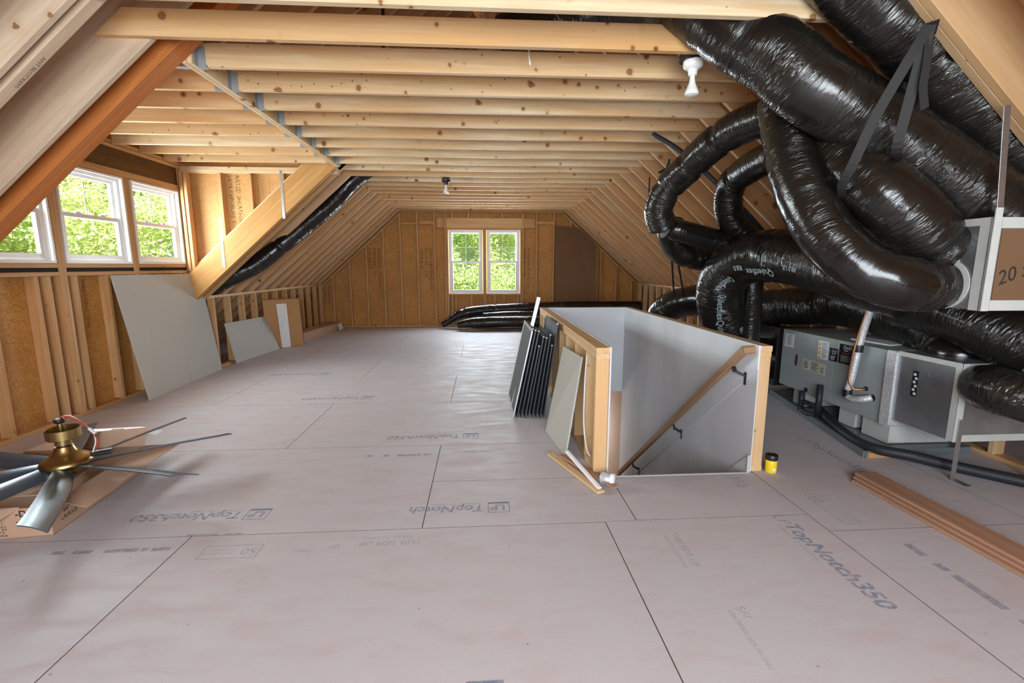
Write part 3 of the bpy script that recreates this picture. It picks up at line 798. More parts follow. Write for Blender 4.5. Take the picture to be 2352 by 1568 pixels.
box_ = tag(prism('end_plenum', [(3.08, 4.67, .17), (3.70, 4.67, .17), (3.70, 5.2, .17), (3.08, 5.2, .17)], (0, 0, .62), DUCT), 'black film wrapped box on the far end of the air handler', 'plenum')

t = thing('distribution_box', (2.75, 2.4, 1.2), 'suspended sheet metal duct box with white sealed edges and brown side', 'duct box')
box('sheet_body', (2.485, 2.195, 1.203), (3.12, 2.72, 1.655), GALV, t, .002)
edgeframe(t, 2.485, 3.12, 2.195, 2.72, 1.203, 1.655, .05)
bp = box('brown_panel', (2.54, 2.1915, 1.255), (3.07, 2.1945, 1.60), PLYB, t, .0004); bp.data = bp.data.copy(); bp.data.materials.clear(); bp.data.materials.append(HARDB)
text('handwriting', '20 x', (2.56, 2.190, 1.325), (1, 0, .35), (0, 0, 1), .10, BLACKINK, t, shear=.25)
hb = box('hanger_bar', (2.475, 2.176, 1.20), (2.512, 2.182, 1.70), MASTIC, t, .0005)
board('hanger_bar', (2.494, 2.179, 1.70), (2.450,2.180,2.162), .004, .034, GALV_S, t, (1, 0, 0), .0003)

# refrigerant line, drain trap, drain pipe, manual, cans
t = thing('refrigerant_line', (3.06, 3.45, .38), 'foil wrapped refrigerant line rising from the side of the air handler', 'pipe')
pl = [(3.050,3.486,1.122), (3.055,3.536,0.961), (3.060,3.583,0.759), (3.060,3.618,0.503), (3.060,3.645,0.368), (3.060,3.598,0.333), (3.070,3.499,0.354), (3.115, 3.455, .378)]
tube('insulation_sleeve', pl, .027, FOIL, t, seg=14, step=.02, wr=.10)
tube('copper_tube', [(3.030,3.496,1.121), (3.030,3.555,0.906), (3.020,3.587,0.686), (3.030,3.610,0.505), (3.050,3.566,0.420), (3.115, 3.525, .435)], .008, COPPER, t, seg=8)
for q in (pl[2], pl[4]): lathe('tape_wrap', [(.034, -.03), (.036, 0), (.034, .03)], T(*q), BLACKM, t, 14)
t = thing('condensate_trap', (3.05, 4.0, .05), 'black insulated condensate trap with two stub pipes beside the air handler', 'pipe')
def cyl(nm, a, b, r, mat, par, seg=16): return tube(nm, [a, b], r, mat, par, seg=seg, straight=True)
cyl('stub_pipe', (3.06, 4.19, .05), (3.06, 4.19, .235), .027, FOAM, t); cyl('stub_pipe', (3.06, 3.96, .06), (3.06, 3.96, .355), .027, FOAM, t)
cyl('cross_pipe', (3.06, 4.19, .14), (3.06, 3.96, .15), .022, FOAM, t); tube('trap_bend', [(3.06, 4.19, .08), (3.05, 4.15, .06), (3.04, 4.05, .055), (3.04, 3.96, .07)], .024, FOAM, t)
tag(tube('drain_pipe', [(3.169,4.095,0.090), (3.037,3.754,0.080), (2.911,3.355,0.075), (2.920,3.157,0.075), (3.062,3.017,0.075), (3.246,2.901,0.048), (3.383,2.764,0.043), (3.553,2.575,0.043)], .038, FOAM, seg=16), 'black foam covered drain pipe running along the pan and floor', 'pipe')
tag(prism('manual', [(3.3, 3.55, .783), (3.52, 3.6, .783), (3.46, 3.95, .783), (3.25, 3.9, .783)], (0, 0, .008), PAPER), 'white paper manual lying on top of the air handler', 'booklet')
t = thing('junction_box', (3.70, 3.95, .9), 'small grey switch box fixed to the knee wall studs behind the air handler', 'switch box')
box('body', (3.70, 3.88, .86), (3.778, 4.02, 1.02), CABINET, t); box('red_switch', (3.695, 3.94, .93), (3.70, 3.96, .96), RED, t)
t = thing('paint_can', (2.0, 2.985, 0), 'small yellow tin with a black lid on the floor by the stair post', 'can')
lathe('body', [(.036, 0), (.038, .004), (.038, .088), (.036, .092)], T(2.006, 2.985, 0), YELLOW, t); lathe('lid', [(.039, .090), (.040, .094), (.040, .122), (.036, .127), (.034, .123), (.0, .123)], T(2.006, 2.985, 0), BLACKM, t)
prism('label_patch', [(1.992, 2.9465, .018), (2.016, 2.9465, .018), (2.016, 2.9465, .038), (1.992, 2.9465, .038)], (0, .003, 0), PAPER, t)
t = thing('plastic_jar', (.80, 2.87, .04), 'clear plastic jar with a white lid lying at the left stair post', 'jar')
M_ = axes((.775, 2.885, .041), (0, 0, 1), (-.4, .9, 0))
_J = axes((.775, 2.885, .042), (0, 0, 1), V((.86, -.51, 0)).cross(V((0, 0, 1))))
_J = Matrix(((0, -.51, .86, .772), (0, -.86, -.51, 2.878), (1, 0, 0, .042), (0, 0, 0, 1)))
lathe('body', [(.036, 0), (.039, .004), (.039, .06), (.034, .066)], _J, ALUM, t); lathe('lid', [(.039, .064), (.041, .066), (.041, .088), (.036, .092)], _J, PORC, t)

# ---------------------------------------------------------------- insulated ducts
def duct(pts, r, label, pinch=(), seg=32, wr=.045, seed=1, rfun=None, step=.02, cat='duct', group='black insulated ducts'):
    me, c, fr = sweep_mesh('insulated_duct', pts, r, seg=seg, step=step, wr=wr, pinch=pinch, seed=seed, rfun=rfun)
    o = link('insulated_duct', me, DUCT, None, T(*c)); tag(o, label, cat, group); o['_r'] = r
    del o['_r']
    for ps, a in pinch:
        i = min(range(len(fr)), key=lambda k: abs(fr[k][3]/fr[-1][3]-ps)); p, N, B, s = fr[i]; X = N.cross(B)
        rr = r*(1-a)*1.02*(rfun(ps) if rfun else 1)
        M = Matrix(((N.x, B.x, X.x, p.x), (N.y, B.y, X.y, p.y), (N.z, B.z, X.z, p.z), (0, 0, 0, 1)))
        lathe('tie_band', [(rr*.98, -.007), (rr*1.01, -.005), (rr*1.01, .005), (rr*.98, .007)], M, BLACKM, o, 24)
    return o, fr
CAMP = V((0, 0, 1.42))
def wrap_text(o, fr, r, s0, dth, s, size, flip=1, name='print'):
    cu = bpy.data.curves.new('tmp', 'FONT'); cu.body = s; cu.size = size; cu.resolution_u = 2; cu.offset = .001
    tmp = bpy.data.objects.new('tmp', cu); C.objects.link(tmp)
    dgr = bpy.context.evaluated_depsgraph_get(); me = bpy.data.meshes.new_from_object(tmp.evaluated_get(dgr))
    bpy.data.objects.remove(tmp)
    p, N, B, _ = min(fr, key=lambda q: abs(q[3]-s0)); d = CAMP-p; th0 = math.atan2(d.dot(B), d.dot(N))
    o0 = wmat(o).translation
    for v in me.vertices:
        ss = s0 + flip*v.co.x; i = max(0, min(len(fr)-2, next((k for k in range(len(fr)-1) if fr[k+1][3] > ss), len(fr)-2)))
        a, b = fr[i], fr[i+1]; q = (ss-a[3])/max(1e-6, b[3]-a[3]); pp = a[0].lerp(b[0], q); N_ = a[1].lerp(b[1], q).normalized(); B_ = a[2].lerp(b[2], q).normalized()
        th = th0 + dth - flip*v.co.y/r
        v.co = pp + (N_*math.cos(th) + B_*math.sin(th))*(r*1.075) - o0
    me.materials.append(DUCTINK); me.name = name
    link(name, me, None, o, wmat(o))
dD1, f1 = duct([(1.650,2.440,2.941), (1.813,2.430,2.808), (2.005,2.430,2.661), (2.100,2.430,2.597), (2.309,2.430,2.438), (2.624,2.430,2.182), (2.869,2.440,2.017), (3.164,2.460,1.822)], .168, 'black duct running between the pale doubled rafter and the strapped trunk', ((.42, .2),), seed=3)
dD2, f2 = duct([(.2, 3.8, 3.08), (.8, 3.36, 3.08), (1.08, 3.06, 3.06), (1.22, 2.90, 2.93), (1.474,2.750,2.662), (1.611,2.660,2.539), (1.770,2.600,2.377), (2.093,2.540,2.180), (2.416,2.460,1.932), (2.625,2.400,1.764), (2.770,2.360,1.623)], .182, 'large black trunk duct coming through the joists and held by black straps', ((.52, .06),), wr=.035, seed=5, seg=40)
dD3, f3 = duct([(1.869,2.980,2.433), (1.847,2.860,2.173), (1.835,2.700,1.883), (1.896,2.550,1.615), (2.020,2.420,1.420), (2.179,2.340,1.339), (2.423,2.400,1.317), (2.536,2.385,1.327)], .142, 'black duct dropping from the trunk and curving into the lower side of the duct box', ((.86, .16),), wr=.06, seed=7, seg=40, rfun=lambda q: 1 - .25*max(0, (q-.88)/.12)**2)
dD4, f4 = duct([(2.059,2.900,2.199), (2.041,2.620,1.982), (2.111,2.450,1.811), (2.249,2.400,1.668), (2.434,2.430,1.549), (2.521,2.450,1.504)], .165, 'short fat black duct entering the upper side of the duct box', ((.88, .2),), wr=.05, seed=9, seg=40, rfun=lambda q: 1 - .3*max(0, (q-.85)/.15)**2)
duct([(2.277,3.200,2.238), (2.385,3.200,1.956), (2.439,3.150,1.690), (2.488,3.150,1.455)], .12, 'narrow dark duct hanging behind the curved drop duct', seed=11, seg=24)
duct([(1.940,3.200,2.419), (1.857,3.450,2.405), (1.769,3.650,2.340), (1.684,3.900,2.214), (1.608,4.100,2.092), (1.566,4.200,1.922), (1.633,4.250,1.768)], .125, 'thin black duct looping out farthest over the stairwell', ((.30, .14), (.52, .14), (.74, .18)), seed=13, seg=28)
duct([(1.665,4.270,1.770), (1.975,4.300,1.703), (2.366,4.400,1.630), (2.733,4.500,1.552)], .1, 'slim smooth black duct returning under the outermost loop', ((.04, .2),), wr=.02, seed=15, seg=24)
duct([(1.804,4.500,1.817), (1.888,4.600,1.659), (2.035,4.650,1.547), (2.264,4.700,1.505), (2.640,4.800,1.485)], .13, 'black duct curving below the slim smooth one', ((.45, .12),), seed=17, seg=28)
duct([(2.164,3.450,2.237), (2.160,3.800,2.200), (2.177,4.100,2.134), (2.200,4.200,1.964), (2.341,4.300,1.783), (2.622,4.400,1.631)], .12, 'thin black duct bending down inside the outermost loop', ((.38, .2),), seed=19, seg=28)
dD8, f8 = duct([(3.16, 4.92, .42), (2.86, 4.90, .44), (2.563,4.750,0.784), (2.393,4.600,1.079), (2.346,4.450,1.322), (2.392,4.200,1.473), (2.460,3.800,1.504), (2.543,3.400,1.451), (2.556,3.000,1.367), (2.677,2.780,1.304)], .222, 'big printed black return duct arching down behind the stair wall', ((.66, .1),), wr=.035, seed=21, seg=40)
L8 = f8[-1][3]
for fr_, dth, s_, sz in ((.44, .15, 'Quietflex', .085), (.55, .45, 'Quietflex', .085), (.615, .25, 'R8.0', .06), (.72, .55, 'Quietflex', .08), (.80, .35, 'R8.0 UL', .05), (.34, -.2, 'Quietflex', .09), (.28, .5, 'R8.0 UL', .05), (.70, .1, '|||| ||', .05)):
    wrap_text(dD8, f8, .222, L8*fr_, dth, s_, sz, -1)
duct([(2.687,4.550,1.298), (2.698,4.550,0.950), (2.701,4.550,0.639), (2.725,4.550,0.228)], .105, 'thin vertical black duct beside the big return duct', wr=.03, seed=23, seg=24)
duct([(2.851,5.600,0.871), (3.188,5.000,0.974), (3.459,4.500,1.029), (3.532,4.000,1.019), (3.529,3.600,0.960), (3.534,3.350,0.862), (3.440,3.150,0.792)], .195, 'long black duct lying above the air handler and folding onto its plenum', ((.3, .1), (.45, .08), (.6, .08), (.93, .15)), seed=25)
duct([(2.330,6.100,0.563), (2.395,6.000,0.853), (2.558,5.700,0.989), (2.740,5.400,1.020), (2.953,5.200,0.959)], .19, 'black duct arching just beyond the stair wall', ((.3, .06),), seed=27, seg=28)
duct([(3.249,3.450,1.158), (3.288,3.100,1.106), (3.345,2.850,1.015), (3.448,2.620,0.882)], .19, 'dark black duct slanting under the duct box toward the eave', seed=29)
duct([(3.315,2.800,0.646), (3.204,2.700,0.662), (3.152,2.580,0.670), (3.205,2.500,0.653), (3.393,2.450,0.616)], .148, 'black duct with a gathered end leaving the near face of the plenum', ((.16, .12),), wr=.07, seed=31, rfun=lambda q: .72+.28*min(1, q*6))
duct([(3.462,3.050,0.810), (3.370,3.100,0.792), (3.421,3.300,0.804), (3.577,3.500,0.856)], .12, 'crumpled black duct fold resting on top of the plenum', ((.4, .2),), wr=.1, seed=33, seg=28)
# collars where ducts meet sheet metal
for o_, fr_, r_ in ((dD3, f3, .125), (dD4, f4, .13)):
    p = fr_[-1][0]; lathe('collar', [(r_, -.006), (r_+.006, -.005), (r_+.006, 0), (r_, .002)], axes((2.483, p.y, p.z), (0, 1, 0), (0, 0, 1)), MASTIC, o_, 28)
# duct in the left rafter bay and ducts at the far wall
lz = lambda x: left_z(x)+.10
duct([(-4.15, 6.88, .15), (-4.13, 6.88, .45), (-3.95, 6.88, lz(-3.95)+.03), (-3.72, 6.88, lz(-3.72)+.05), (-3.42, 6.93, lz(-3.42)-.06), (-3.2, 7.02, lz(-3.2)-.12), (-2.87, 7.16, lz(-2.87)-.12), (-2.25, 7.34, lz(-2.25)-.12), (-1.95, 7.42, lz(-1.95)-.05), (-1.65, 7.44, 2.87), (-1.3, 7.45, 3.05)], .125, 'black duct running up a rafter bay on the left slope', ((.5, .12), (.62, .12), (.28, .06)), seed=35, seg=28)
duct([(-3.95, 6.85, .05), (-3.95, 6.86, .5), (-3.98, 6.88, 1.0)], .13, 'black duct standing in the eave behind the left knee wall', seed=36, seg=24)
duct([(-0.927,10.850,0.083), (-0.785,10.850,0.163), (-0.481,10.850,0.333), (0.022,10.900,0.406), (0.735,10.950,0.437), (1.460,11.000,0.459), (2.506,11.020,0.472), (3.774,11.020,0.465)], .13, 'upper black duct lying along the floor at the far wall', ((.12, .1), (.27, .1)), seed=37, seg=24, rfun=lambda q: .5+.5*min(1, q*7))
duct([(-0.548,10.500,0.124), (-0.273,10.450,0.167), (0.408,10.450,0.191), (1.193,10.450,0.194), (1.886,10.450,0.189)], .125, 'front black duct on the floor before the far window', ((.62, .06),), seed=39, seg=24, rfun=lambda q: .6+.4*min(1, q*6))
duct([(0.020,10.680,0.277), (0.617,10.680,0.313), (1.220,10.700,0.316), (1.928,10.700,0.321)], .10, 'short black duct wedged between the two floor ducts', seed=41, seg=20)

# straps
t = thing('duct_strap', (2.016,2.180,2.494), 'black webbing strap nailed to the pale doubled rafter holding the trunk duct', 'strap')
ribbon('strap_run', [(2.009,2.170,2.484), (1.944,2.200,2.329), (1.885,2.270,2.123), (1.856,2.340,1.929), (1.873,2.420,1.837), (1.979,2.550,1.756)], .044, (.74, -.39, -.48), STRAPM, t)
ribbon('strap_run', [(2.014,2.175,2.487), (2.020,2.220,2.301), (2.025,2.260,2.123), (2.040,2.300,1.994), (2.143,2.400,1.951)], .044, (.78, -.45, -.2), STRAPM, t)
ribbon('strap_tail', [(2.026,2.180,2.468), (2.036,2.190,2.327), (2.042,2.200,2.238), (2.083,2.220,2.151)], .04, (1, 0, 0), STRAPM, t)
prism('nail_tab', [(2.001,2.184,2.496), (2.060,2.184,2.515), (2.049,2.184,2.452)], (0, -.008, 0), BLACKM, t)
for n_, (a, b) in enumerate((((1.850,4.600,1.722), (2.334,5.600,1.071)), ((1.876,4.600,1.722), (2.474,5.600,1.007)))):
    tag(ribbon('duct_strap', [a, V(a).lerp(V(b), .5), b], .02, (1, 0, 0), STRAPM), ('left' if n_ == 0 else 'right') + ' one of two thin black straps dropping to the duct beyond the stair wall', 'strap', 'thin straps below the outer loop')
tag(ribbon('duct_strap', [(1.685,4.300,2.368), (1.665,4.300,2.293), (1.584,4.280,2.244)], .02, (0, 0, 1), STRAPM), 'loose end of black strap nailed to a rafter above the outer loop', 'strap')
tag(ribbon('duct_strap', [(1.791,5.100,2.356), (1.758,5.000,2.193), (1.633,4.600,1.887)], .014, (1, 0, 0), STRAPM), 'thin black strap hanging just outside the outer loop', 'strap')
tag(tube('line_set', [(1.630,4.600,2.656), (1.830,4.450,2.479), (2.106,4.300,2.186), (2.458,4.300,1.881), (2.670,4.350,1.709)], .022, FOAM, seg=10), 'narrow black pipe run slanting down the right rafters behind the loops', 'pipe')

for (x0, y0, x1, y1, lb) in ((879, -40, 881, 130, 'dark strap hanging in the open attic above the near joists, left of the upright'), (1290, -40, 1272, 140, 'dark strap hanging in the open attic above the near joists, right of the upright')):
    a, b = (V((-0.656,3.600,3.335)), V((-0.673,3.600,2.812))) if x0 == 879 else (V((0.583,3.600,3.377)), V((0.535,3.600,2.841)))
    tag(ribbon('hanging_strap', [a, a.lerp(b, .5), b], .022, (1, 0, 0), STRAPM), lb, 'strap')
tag(tube('cable', [(0.884,3.300,3.073), (0.893,3.280,2.999), (0.897,3.250,2.941), (0.892,3.200,2.847)], .006, WIREW, seg=6), 'white cable looping down behind the nearest joist', 'cable')
tag(tube('cable', [(0.340,3.300,2.850), (0.319,3.250,2.797), (0.313,3.220,2.751), (0.320,3.200,2.680)], .006, WIREW, seg=6), 'white cable loop showing above the second joist', 'cable')
# ---------------------------------------------------------------- lampholders
def bulb_holder(x, y, z, base, label):
    t = thing('lamp_holder', (x, y, z), label, 'light')
    lathe('base', [(.056, .03), (.060, .026), (.060, .0), (.05, -.014), (.03, -.022), (.026, -.05), (.024, -.055)], T(x, y, z), base, t)
    b = lathe('bulb', [(.014, -.055), (.016, -.08), (.02, -.10), (.034, -.135), (.043, -.155), (.041, -.168), (.02, -.174)], T(x, y, z), PORC, t)
    return t
bulb_holder(1.318, 3.06, 2.645, PORC, 'white porcelain lamp holder with a floodlight bulb under the near joists')
bulb_holder(-.511, 7.2, 2.652, BLACKM, 'lamp holder with black base under the joists toward the far window')
box('outlet_box', (1.25, 3.004, 2.67), (1.36, 3.11, 2.74), BLACKM, ce); box('outlet_box', (-.56, 7.15, 2.66), (-.46, 7.25, 2.72), BLACKM, ce)

# ---------------------------------------------------------------- loose sheets and boards
def leaning(name, a, b, c, th, mat, label, cat, edge=None, d=None):
    """a,b bottom corners, c top corner above b, d above a"""
    a, b, c = V(a), V(b), V(c); d = V(d) if d else a+(c-b); n = (b-a).cross(c-b).normalized()
    return tag(prism(name, [a, b, c, d], n*th, mat), label, cat)
leaning('gypsum_sheet', (-3.636, 6.66, .002), (-3.566, 5.104, .002), (-3.80, 5.112, 1.333), .0127, DRYWALL, 'large grey gypsum sheet leaning under the dormer windows', 'drywall', d=(-3.80, 6.63, 1.327))
leaning('gypsum_sheet', (-3.536, 8.306, .002), (-3.651, 7.083, .002), (-3.69, 6.93, .612), .0127, DRYWALL, 'smaller grey gypsum sheet leaning on the left knee wall studs', 'drywall', d=(-3.69, 8.24, .583))
brb = [V(q)+V((.08, 0, 0)) for q in ((-3.809,8.312,0.002), (-3.327,8.645,0.002), (-3.299,8.473,0.860), (-3.741,8.079,0.860))]
leaning('wood_panel', brb[1], brb[0], brb[3], .05, PLYB, 'tan wood panel leaning behind the narrow white strip', 'panel', d=brb[2])
wsb = [(-3.539,8.283,0.004), (-3.444,8.455,0.004), (-3.560,8.683,0.800), (-3.672,8.484,0.800)]
_n = (V(brb[1])-V(brb[0])).cross(V(brb[2])-V(brb[1])).normalized()*-.016
_L = lambda u, v: V(brb[0]).lerp(V(brb[1]), u).lerp(V(brb[3]).lerp(V(brb[2]), u), v) - _n
leaning('board_strip', _L(.62, .004), _L(.37, .004), _L(.35, .92), .012, WHITE, 'narrow white strip of board leaning on the tan wood panel', 'board', d=_L(.63, .92))
leaning('gypsum_sheet', (.551, 3.894, .002), (.621, 3.321, .002), (.735, 3.341, .763), .0127, DRYWALL, 'pale gypsum offcut leaning on the outside of the left stair wall', 'drywall', d=(.735, 4.122, .711))
tag(prism('tall_panel', [(1.72, 10.98, .0), (2.68, 10.98, .0), (2.66, 11.1, 1.95), (2.28, 11.18, 2.30), (1.71, 11.18, 2.37)], (0, .02, 0), HARDB), 'tall brown panel standing against the far wall right of the window', 'panel')
lb = thing('long_carton', (-3.4, 9.9, 0), 'long flat cardboard carton on the floor along the left knee wall', 'carton')
prism('carton_body', [(-3.42, 9.12, 0), (-3.25, 10.85, 0), (-3.56, 10.9, 0), (-3.68, 9.15, 0)], (0, 0, .16), CARD, lb)
prism('torn_flap', [(-3.25, 10.7, .12), (-3.22, 10.88, .16), (-3.18, 10.88, .02), (-3.21, 10.7, 0)], (-.004, 0, 0), PAPER, lb)
text('print', 'JHIC', (-3.31, 10.30, .04), (-.1, -1, 0), (0, 0, 1), .12, BLACKINK, lb)
# stacked trim boards on the right
t3 = [(0, 'lowest'), (1, 'middle'), (2, 'top')]
for i, nm in t3:
    dx = .022*i; a = V((2.515+dx, 2.79+.015*i, .009+.0185*i)); b = V((2.60+dx*.9, .30, .009+.0185*i))
    tag(board('trim_board', a, b, .15, .0178, BOARDW), nm + ' of three reddish trim boards stacked on the floor at right', 'board', 'stacked trim boards')
# sticks at the stair post
tag(board('trim_stick', (.505, 3.37, .012), (.735, 2.735, .012), .055, .018, POSTW, None, (0, 0, 1)), 'flat wooden trim stick on the floor below the gypsum offcut', 'board')
tag(board('trim_stick', (.60, 3.19, .10), (.735, 2.765, .022), .028, .018, WHITE, None, (0, 0, 1)), 'white moulding stick propped at the left stair post', 'board')
tag(board('trim_stick', (.575, 3.28, .035), (.835, 2.76, .03), .05, .014, BOARDW, None, (0, 0, 1)), 'dark reddish trim stick beside the white moulding', 'board')
tag(tube('cable', [(.745, 3.26, .80), (.73, 3.24, .6), (.725, 3.22, .3), (.74, 3.17, .12), (.76, 3.14, .08)], .006, WIREW, seg=8), 'white cable hanging between the studs of the left stair wall', 'cable')

# window screens leaning against the stair wall
names = ['first', 'second', 'third', 'fourth', 'fifth', 'sixth', 'seventh', 'eighth', 'ninth']
hts = [.86, .85, .84, .70, .78, .77, .80, .70, .90]
for i in range(9):
    xb = .285 + .036*i; xt = .455 + .029*i; h = hts[i]; y0 = 4.30-.012*((i*5) % 4); y1 = y0 + .78
    t = thing('window_screen', (xb, y0, 0), ('%s dark window screen from the room side in the row leaning on the stair wall' if i else '%s window screen from the room side, pale edged, leaning on the stair wall') % names[i], 'screen', 'window screens')
    up = V((xt-xb, 0, .8)).normalized(); top = V((xb, 0, 0))+up*h; th = .011
    def q(v, y): return V((v.x, y, v.z))
    B0 = V((xb, 0, .004)); n = V((up.z, 0, -up.x)); w_ = .024
    joined('frame', [(q(B0, y0), q(top, y0), w_, th, n), (q(B0, y1), q(top, y1), w_, th, n), (q(B0+up*w_/2, y0), q(B0+up*w_/2, y1), th, w_, up), (q(top-up*w_/2, y0), q(top-up*w_/2, y1), th, w_, up)], SCREENF if i else ALUM, t)
    prism('screen_mesh', [q(B0, y0+.01), q(top, y0+.01), q(top, y1-.01), q(B0, y1-.01)], n*.001, SCREENMESH, t)
    joined('corner_key', [(q(top-up*.002, y0-.012), q(top-up*.002, y0+.03), .012, .02, up)], ALUM, t)
tag(board('aluminium_bar', (.30, 4.62, .02), (0.572,4.720,1.111), .035, .02, ALUM, None, (0, 1, 0)), 'pale aluminium bar standing taller behind the window screens', 'bar')

# ---------------------------------------------------------------- ceiling fan on its carton
bx = thing('fan_carton', (-2.6, 2.9, 0), 'opened cardboard carton with folded out flaps under the ceiling fan', 'carton')
c0, c1, c2, c3 = V((-2.306, 2.469, 0)), V((-2.40, 3.32, 0)), V((-3.15, 3.27, 0)), V((-3.06, 2.385, 0)); H_ = V((0, 0, .165))
def wall_(a, b): return prism('side_panel', [a, b, b+H_, a+H_], (V((-(b-a).y, (b-a).x, 0)).normalized())*.005, CARD, bx)
for a, b in ((c0, c1), (c1, c2), (c2, c3), (c3, c0)): wall_(a, b)
prism('bottom_panel', [c0, c1, c2, c3], (0, 0, .005), CARD_IN, bx)
fb = [(-2.125,2.471,0.145), (-2.115,2.612,0.160), (-2.197,3.367,0.150), (-2.158,3.245,0.140)]
prism('flap', [c0+H_+V((-.005, .05, .003)), (-2.117,2.471,0.150), (-2.175,2.890,0.150), c0+H_+V((-.05, .50, .003))], (0, 0, .004), CARD_IN, bx)
prism('flap', [c0+H_+V((-.05, .50, .004)), (-2.170,2.861,0.152), (-2.201,3.384,0.150), c1+H_+V((0, .0, .004))], (0, 0, .004), CARD_IN, bx)
prism('flap', [c1+H_, c2+H_, c2+H_+V((.1, .22, .04)), c1+H_+V((-.12, .23, .06))], (0, 0, .004), CARD_IN, bx)
prism('flap', [c0+H_+V((-.14, -.01, .003)), c3+H_+V((0, 0, .003)), c3+H_+V((.0, -.15, -.05)), c0+H_+V((-.20, -.10, -.045))], (0, 0, .004), CARD_IN, bx)
prism('flap', [c0+H_+V((-.5, .1, .006)), c0+H_+V((-.12, .12, .006)), c0+H_+V((-.14, .42, .006)), c0+H_+V((-.55, .38, .006))], (0, 0, .004), CARD_IN, bx)
prism('torn_paper', [(-2.839,3.477,0.170), (-2.822,3.607,0.200), (-2.740,3.612,0.200), (-2.682,3.539,0.170)], (0, 0, .003), PAPER, bx); prism('torn_paper', [(-2.695,3.540,0.170), (-2.718,3.581,0.200), (-2.435,3.581,0.190), (-2.447,3.524,0.170)], (0, 0, .003), PAPER, bx)
sx_ = (c1-c0).normalized(); fx_ = (c0-c3).normalized(); out_s = V((sx_.y, -sx_.x, 0)); out_f = V((fx_.y, -fx_.x, 0))
def on_side(s, u, z, size, **k): return text('print', s, c0+sx_*u+out_s*.0012+V((0, 0, z)), sx_, (0, 0, 1), size, BLACKINK, bx, **k)
def on_front(s, u, z, size, **k): return text('print', s, c3+fx_*u+out_f*.0012+V((0, 0, z)), fx_, (0, 0, 1), size, BLACKINK, bx, **k)
on_side('64"', .085, .086, .036); on_side('e o r n', .085, .056, .034)
for i in range(4): text('print', '(', c0+sx_*(.085+.030*i)+out_s*.0012+V((0, 0, .048)), (0, 0, 1), -sx_, .036, BLACKINK, bx)
on_side('WEB', .02, .140, .03)
on_front('-D8-', .60, .120, .05, bold=.001); on_front('1', .53, .082, .018); on_front('10.3', .52, .064, .018); on_front('8.9', .53, .048, .018); on_front('88.5x37.5', .47, .032, .018); on_front('MADE IN CHINA', .42, .014, .018); on_front('PCS', .60, .083, .018)

tilt = Matrix.Rotation(math.radians(-1.4), 3, V((.9, -.3, 0)).normalized()).inverted()
fan = thing('ceiling_fan', (-2.505, 2.84, .196), 'brass ceiling fan with eight dark blades resting upside on its open carton', 'fan', rot=tilt)
fan['label'] = 'brass ceiling fan with eight dark blades resting on its open carton'
FM = fan.matrix_basis
FH = FM @ Matrix.Diagonal((.80, .80, .92, 1))
lathe('light_plate', [(.10, 0), (.125, .012), (.13, .035), (.148, .04), (.152, .055)], FH, BRASS, fan, 48)
lathe('motor_housing', [(.152, .058), (.158, .068), (.157, .080), (.149, .094), (.130, .107), (.102, .119), (.080, .135), (.066, .156), (.058, .176), (.055, .182), (.0, .182)], FH, BRASS, fan, 48)
lathe('vent_ring', [(.038, .18), (.038, .19)], FH, BLACKM, fan, 24)
lathe('coupling', [(.046, .19), (.050, .193), (.050, .232), (.046, .236), (.0, .236)], FH, BRASS, fan, 32)
lathe('canopy', [(.05, .234), (.098, .236), (.102, .24), (.102, .298), (.099, .301), (.095, .298), (.092, .246), (.02, .244)], FH @ T(.006, .006, 0), BRASS, fan, 48)
lathe('downrod', [(.017, .25), (.017, .345), (.0, .345)], FH, BRASS, fan, 20)
lathe('hanger_ball', [(.012, .333), (.030, .340), (.036, .353), (.030, .366), (.012, .372)], FH, BLACKM, fan, 24)
def blade_mesh():
    vs, fs = [], []; n = 10
    for i in range(n+1):
        q = i/n; x = .10+.725*q; wv = .042+.014*min(1, q*3); cx = .012*math.sin(q*PI)
        x2 = x + (0 if i < n else 0)
        for j, yy in enumerate((-1, -.5, 0, .5, 1)):
            y = cx + yy*wv; zc = -.020*yy + .008*(1-yy*yy)
            xx = x2 + (.035*yy if i == n else 0)
            vs.append((xx, y, zc)); 
    m = len(vs); vs += [(a, b, c-.006) for a, b, c in vs]
    for i in range(n):
        for j in range(4):
            a = i*5+j; fs.append((a, a+5, a+6, a+1)); fs.append((m+a, m+a+1, m+a+6, m+a+5))
        for j in (0, 4):
            a = i*5+j; f = (a, a+m, a+m+5, a+5); fs.append(f if j == 0 else f[::-1])
    for i in (0, n):
        for j in range(4):
            a = i*5+j; f = (a, a+1, a+1+m, a+m); fs.append(f if i == 0 else f[::-1])
    me = mk('blade', vs, fs, True); me.set_sharp_from_angle(angle=.6); me.materials.append(BLADE); return me
bme = blade_mesh()
for i in range(8):
    link('blade', bme, None, fan, FM @ T(0, 0, .048) @ Matrix.Rotation(math.radians(-14+45*i), 4, 'Z'))
tube('red_wire', [FH @ V((.0, 0, .37)), FH @ V((.05, .02, .375)), FH @ V((.11, .04, .33)), FH @ V((.18, .03, .27)), FH @ V((.22, .03, .20)), FH @ V((.215, .0, .14))], .004, RED, fan, seg=6, step=.012)
tube('white_wire', [FH @ V((.0, 0.005, .37)), FH @ V((.05, .03, .378)), FH @ V((.115, .045, .325)), FH @ V((.185, .035, .265)), FH @ V((.205, .03, .20)), FH @ V((.195, .0, .13))], .004, PAPER, fan, seg=6, step=.012)
board('wire_connector', FH @ V((.17, .035, .285)), FH @ V((.215, .03, .25)), .018, .012, PAPER, fan)
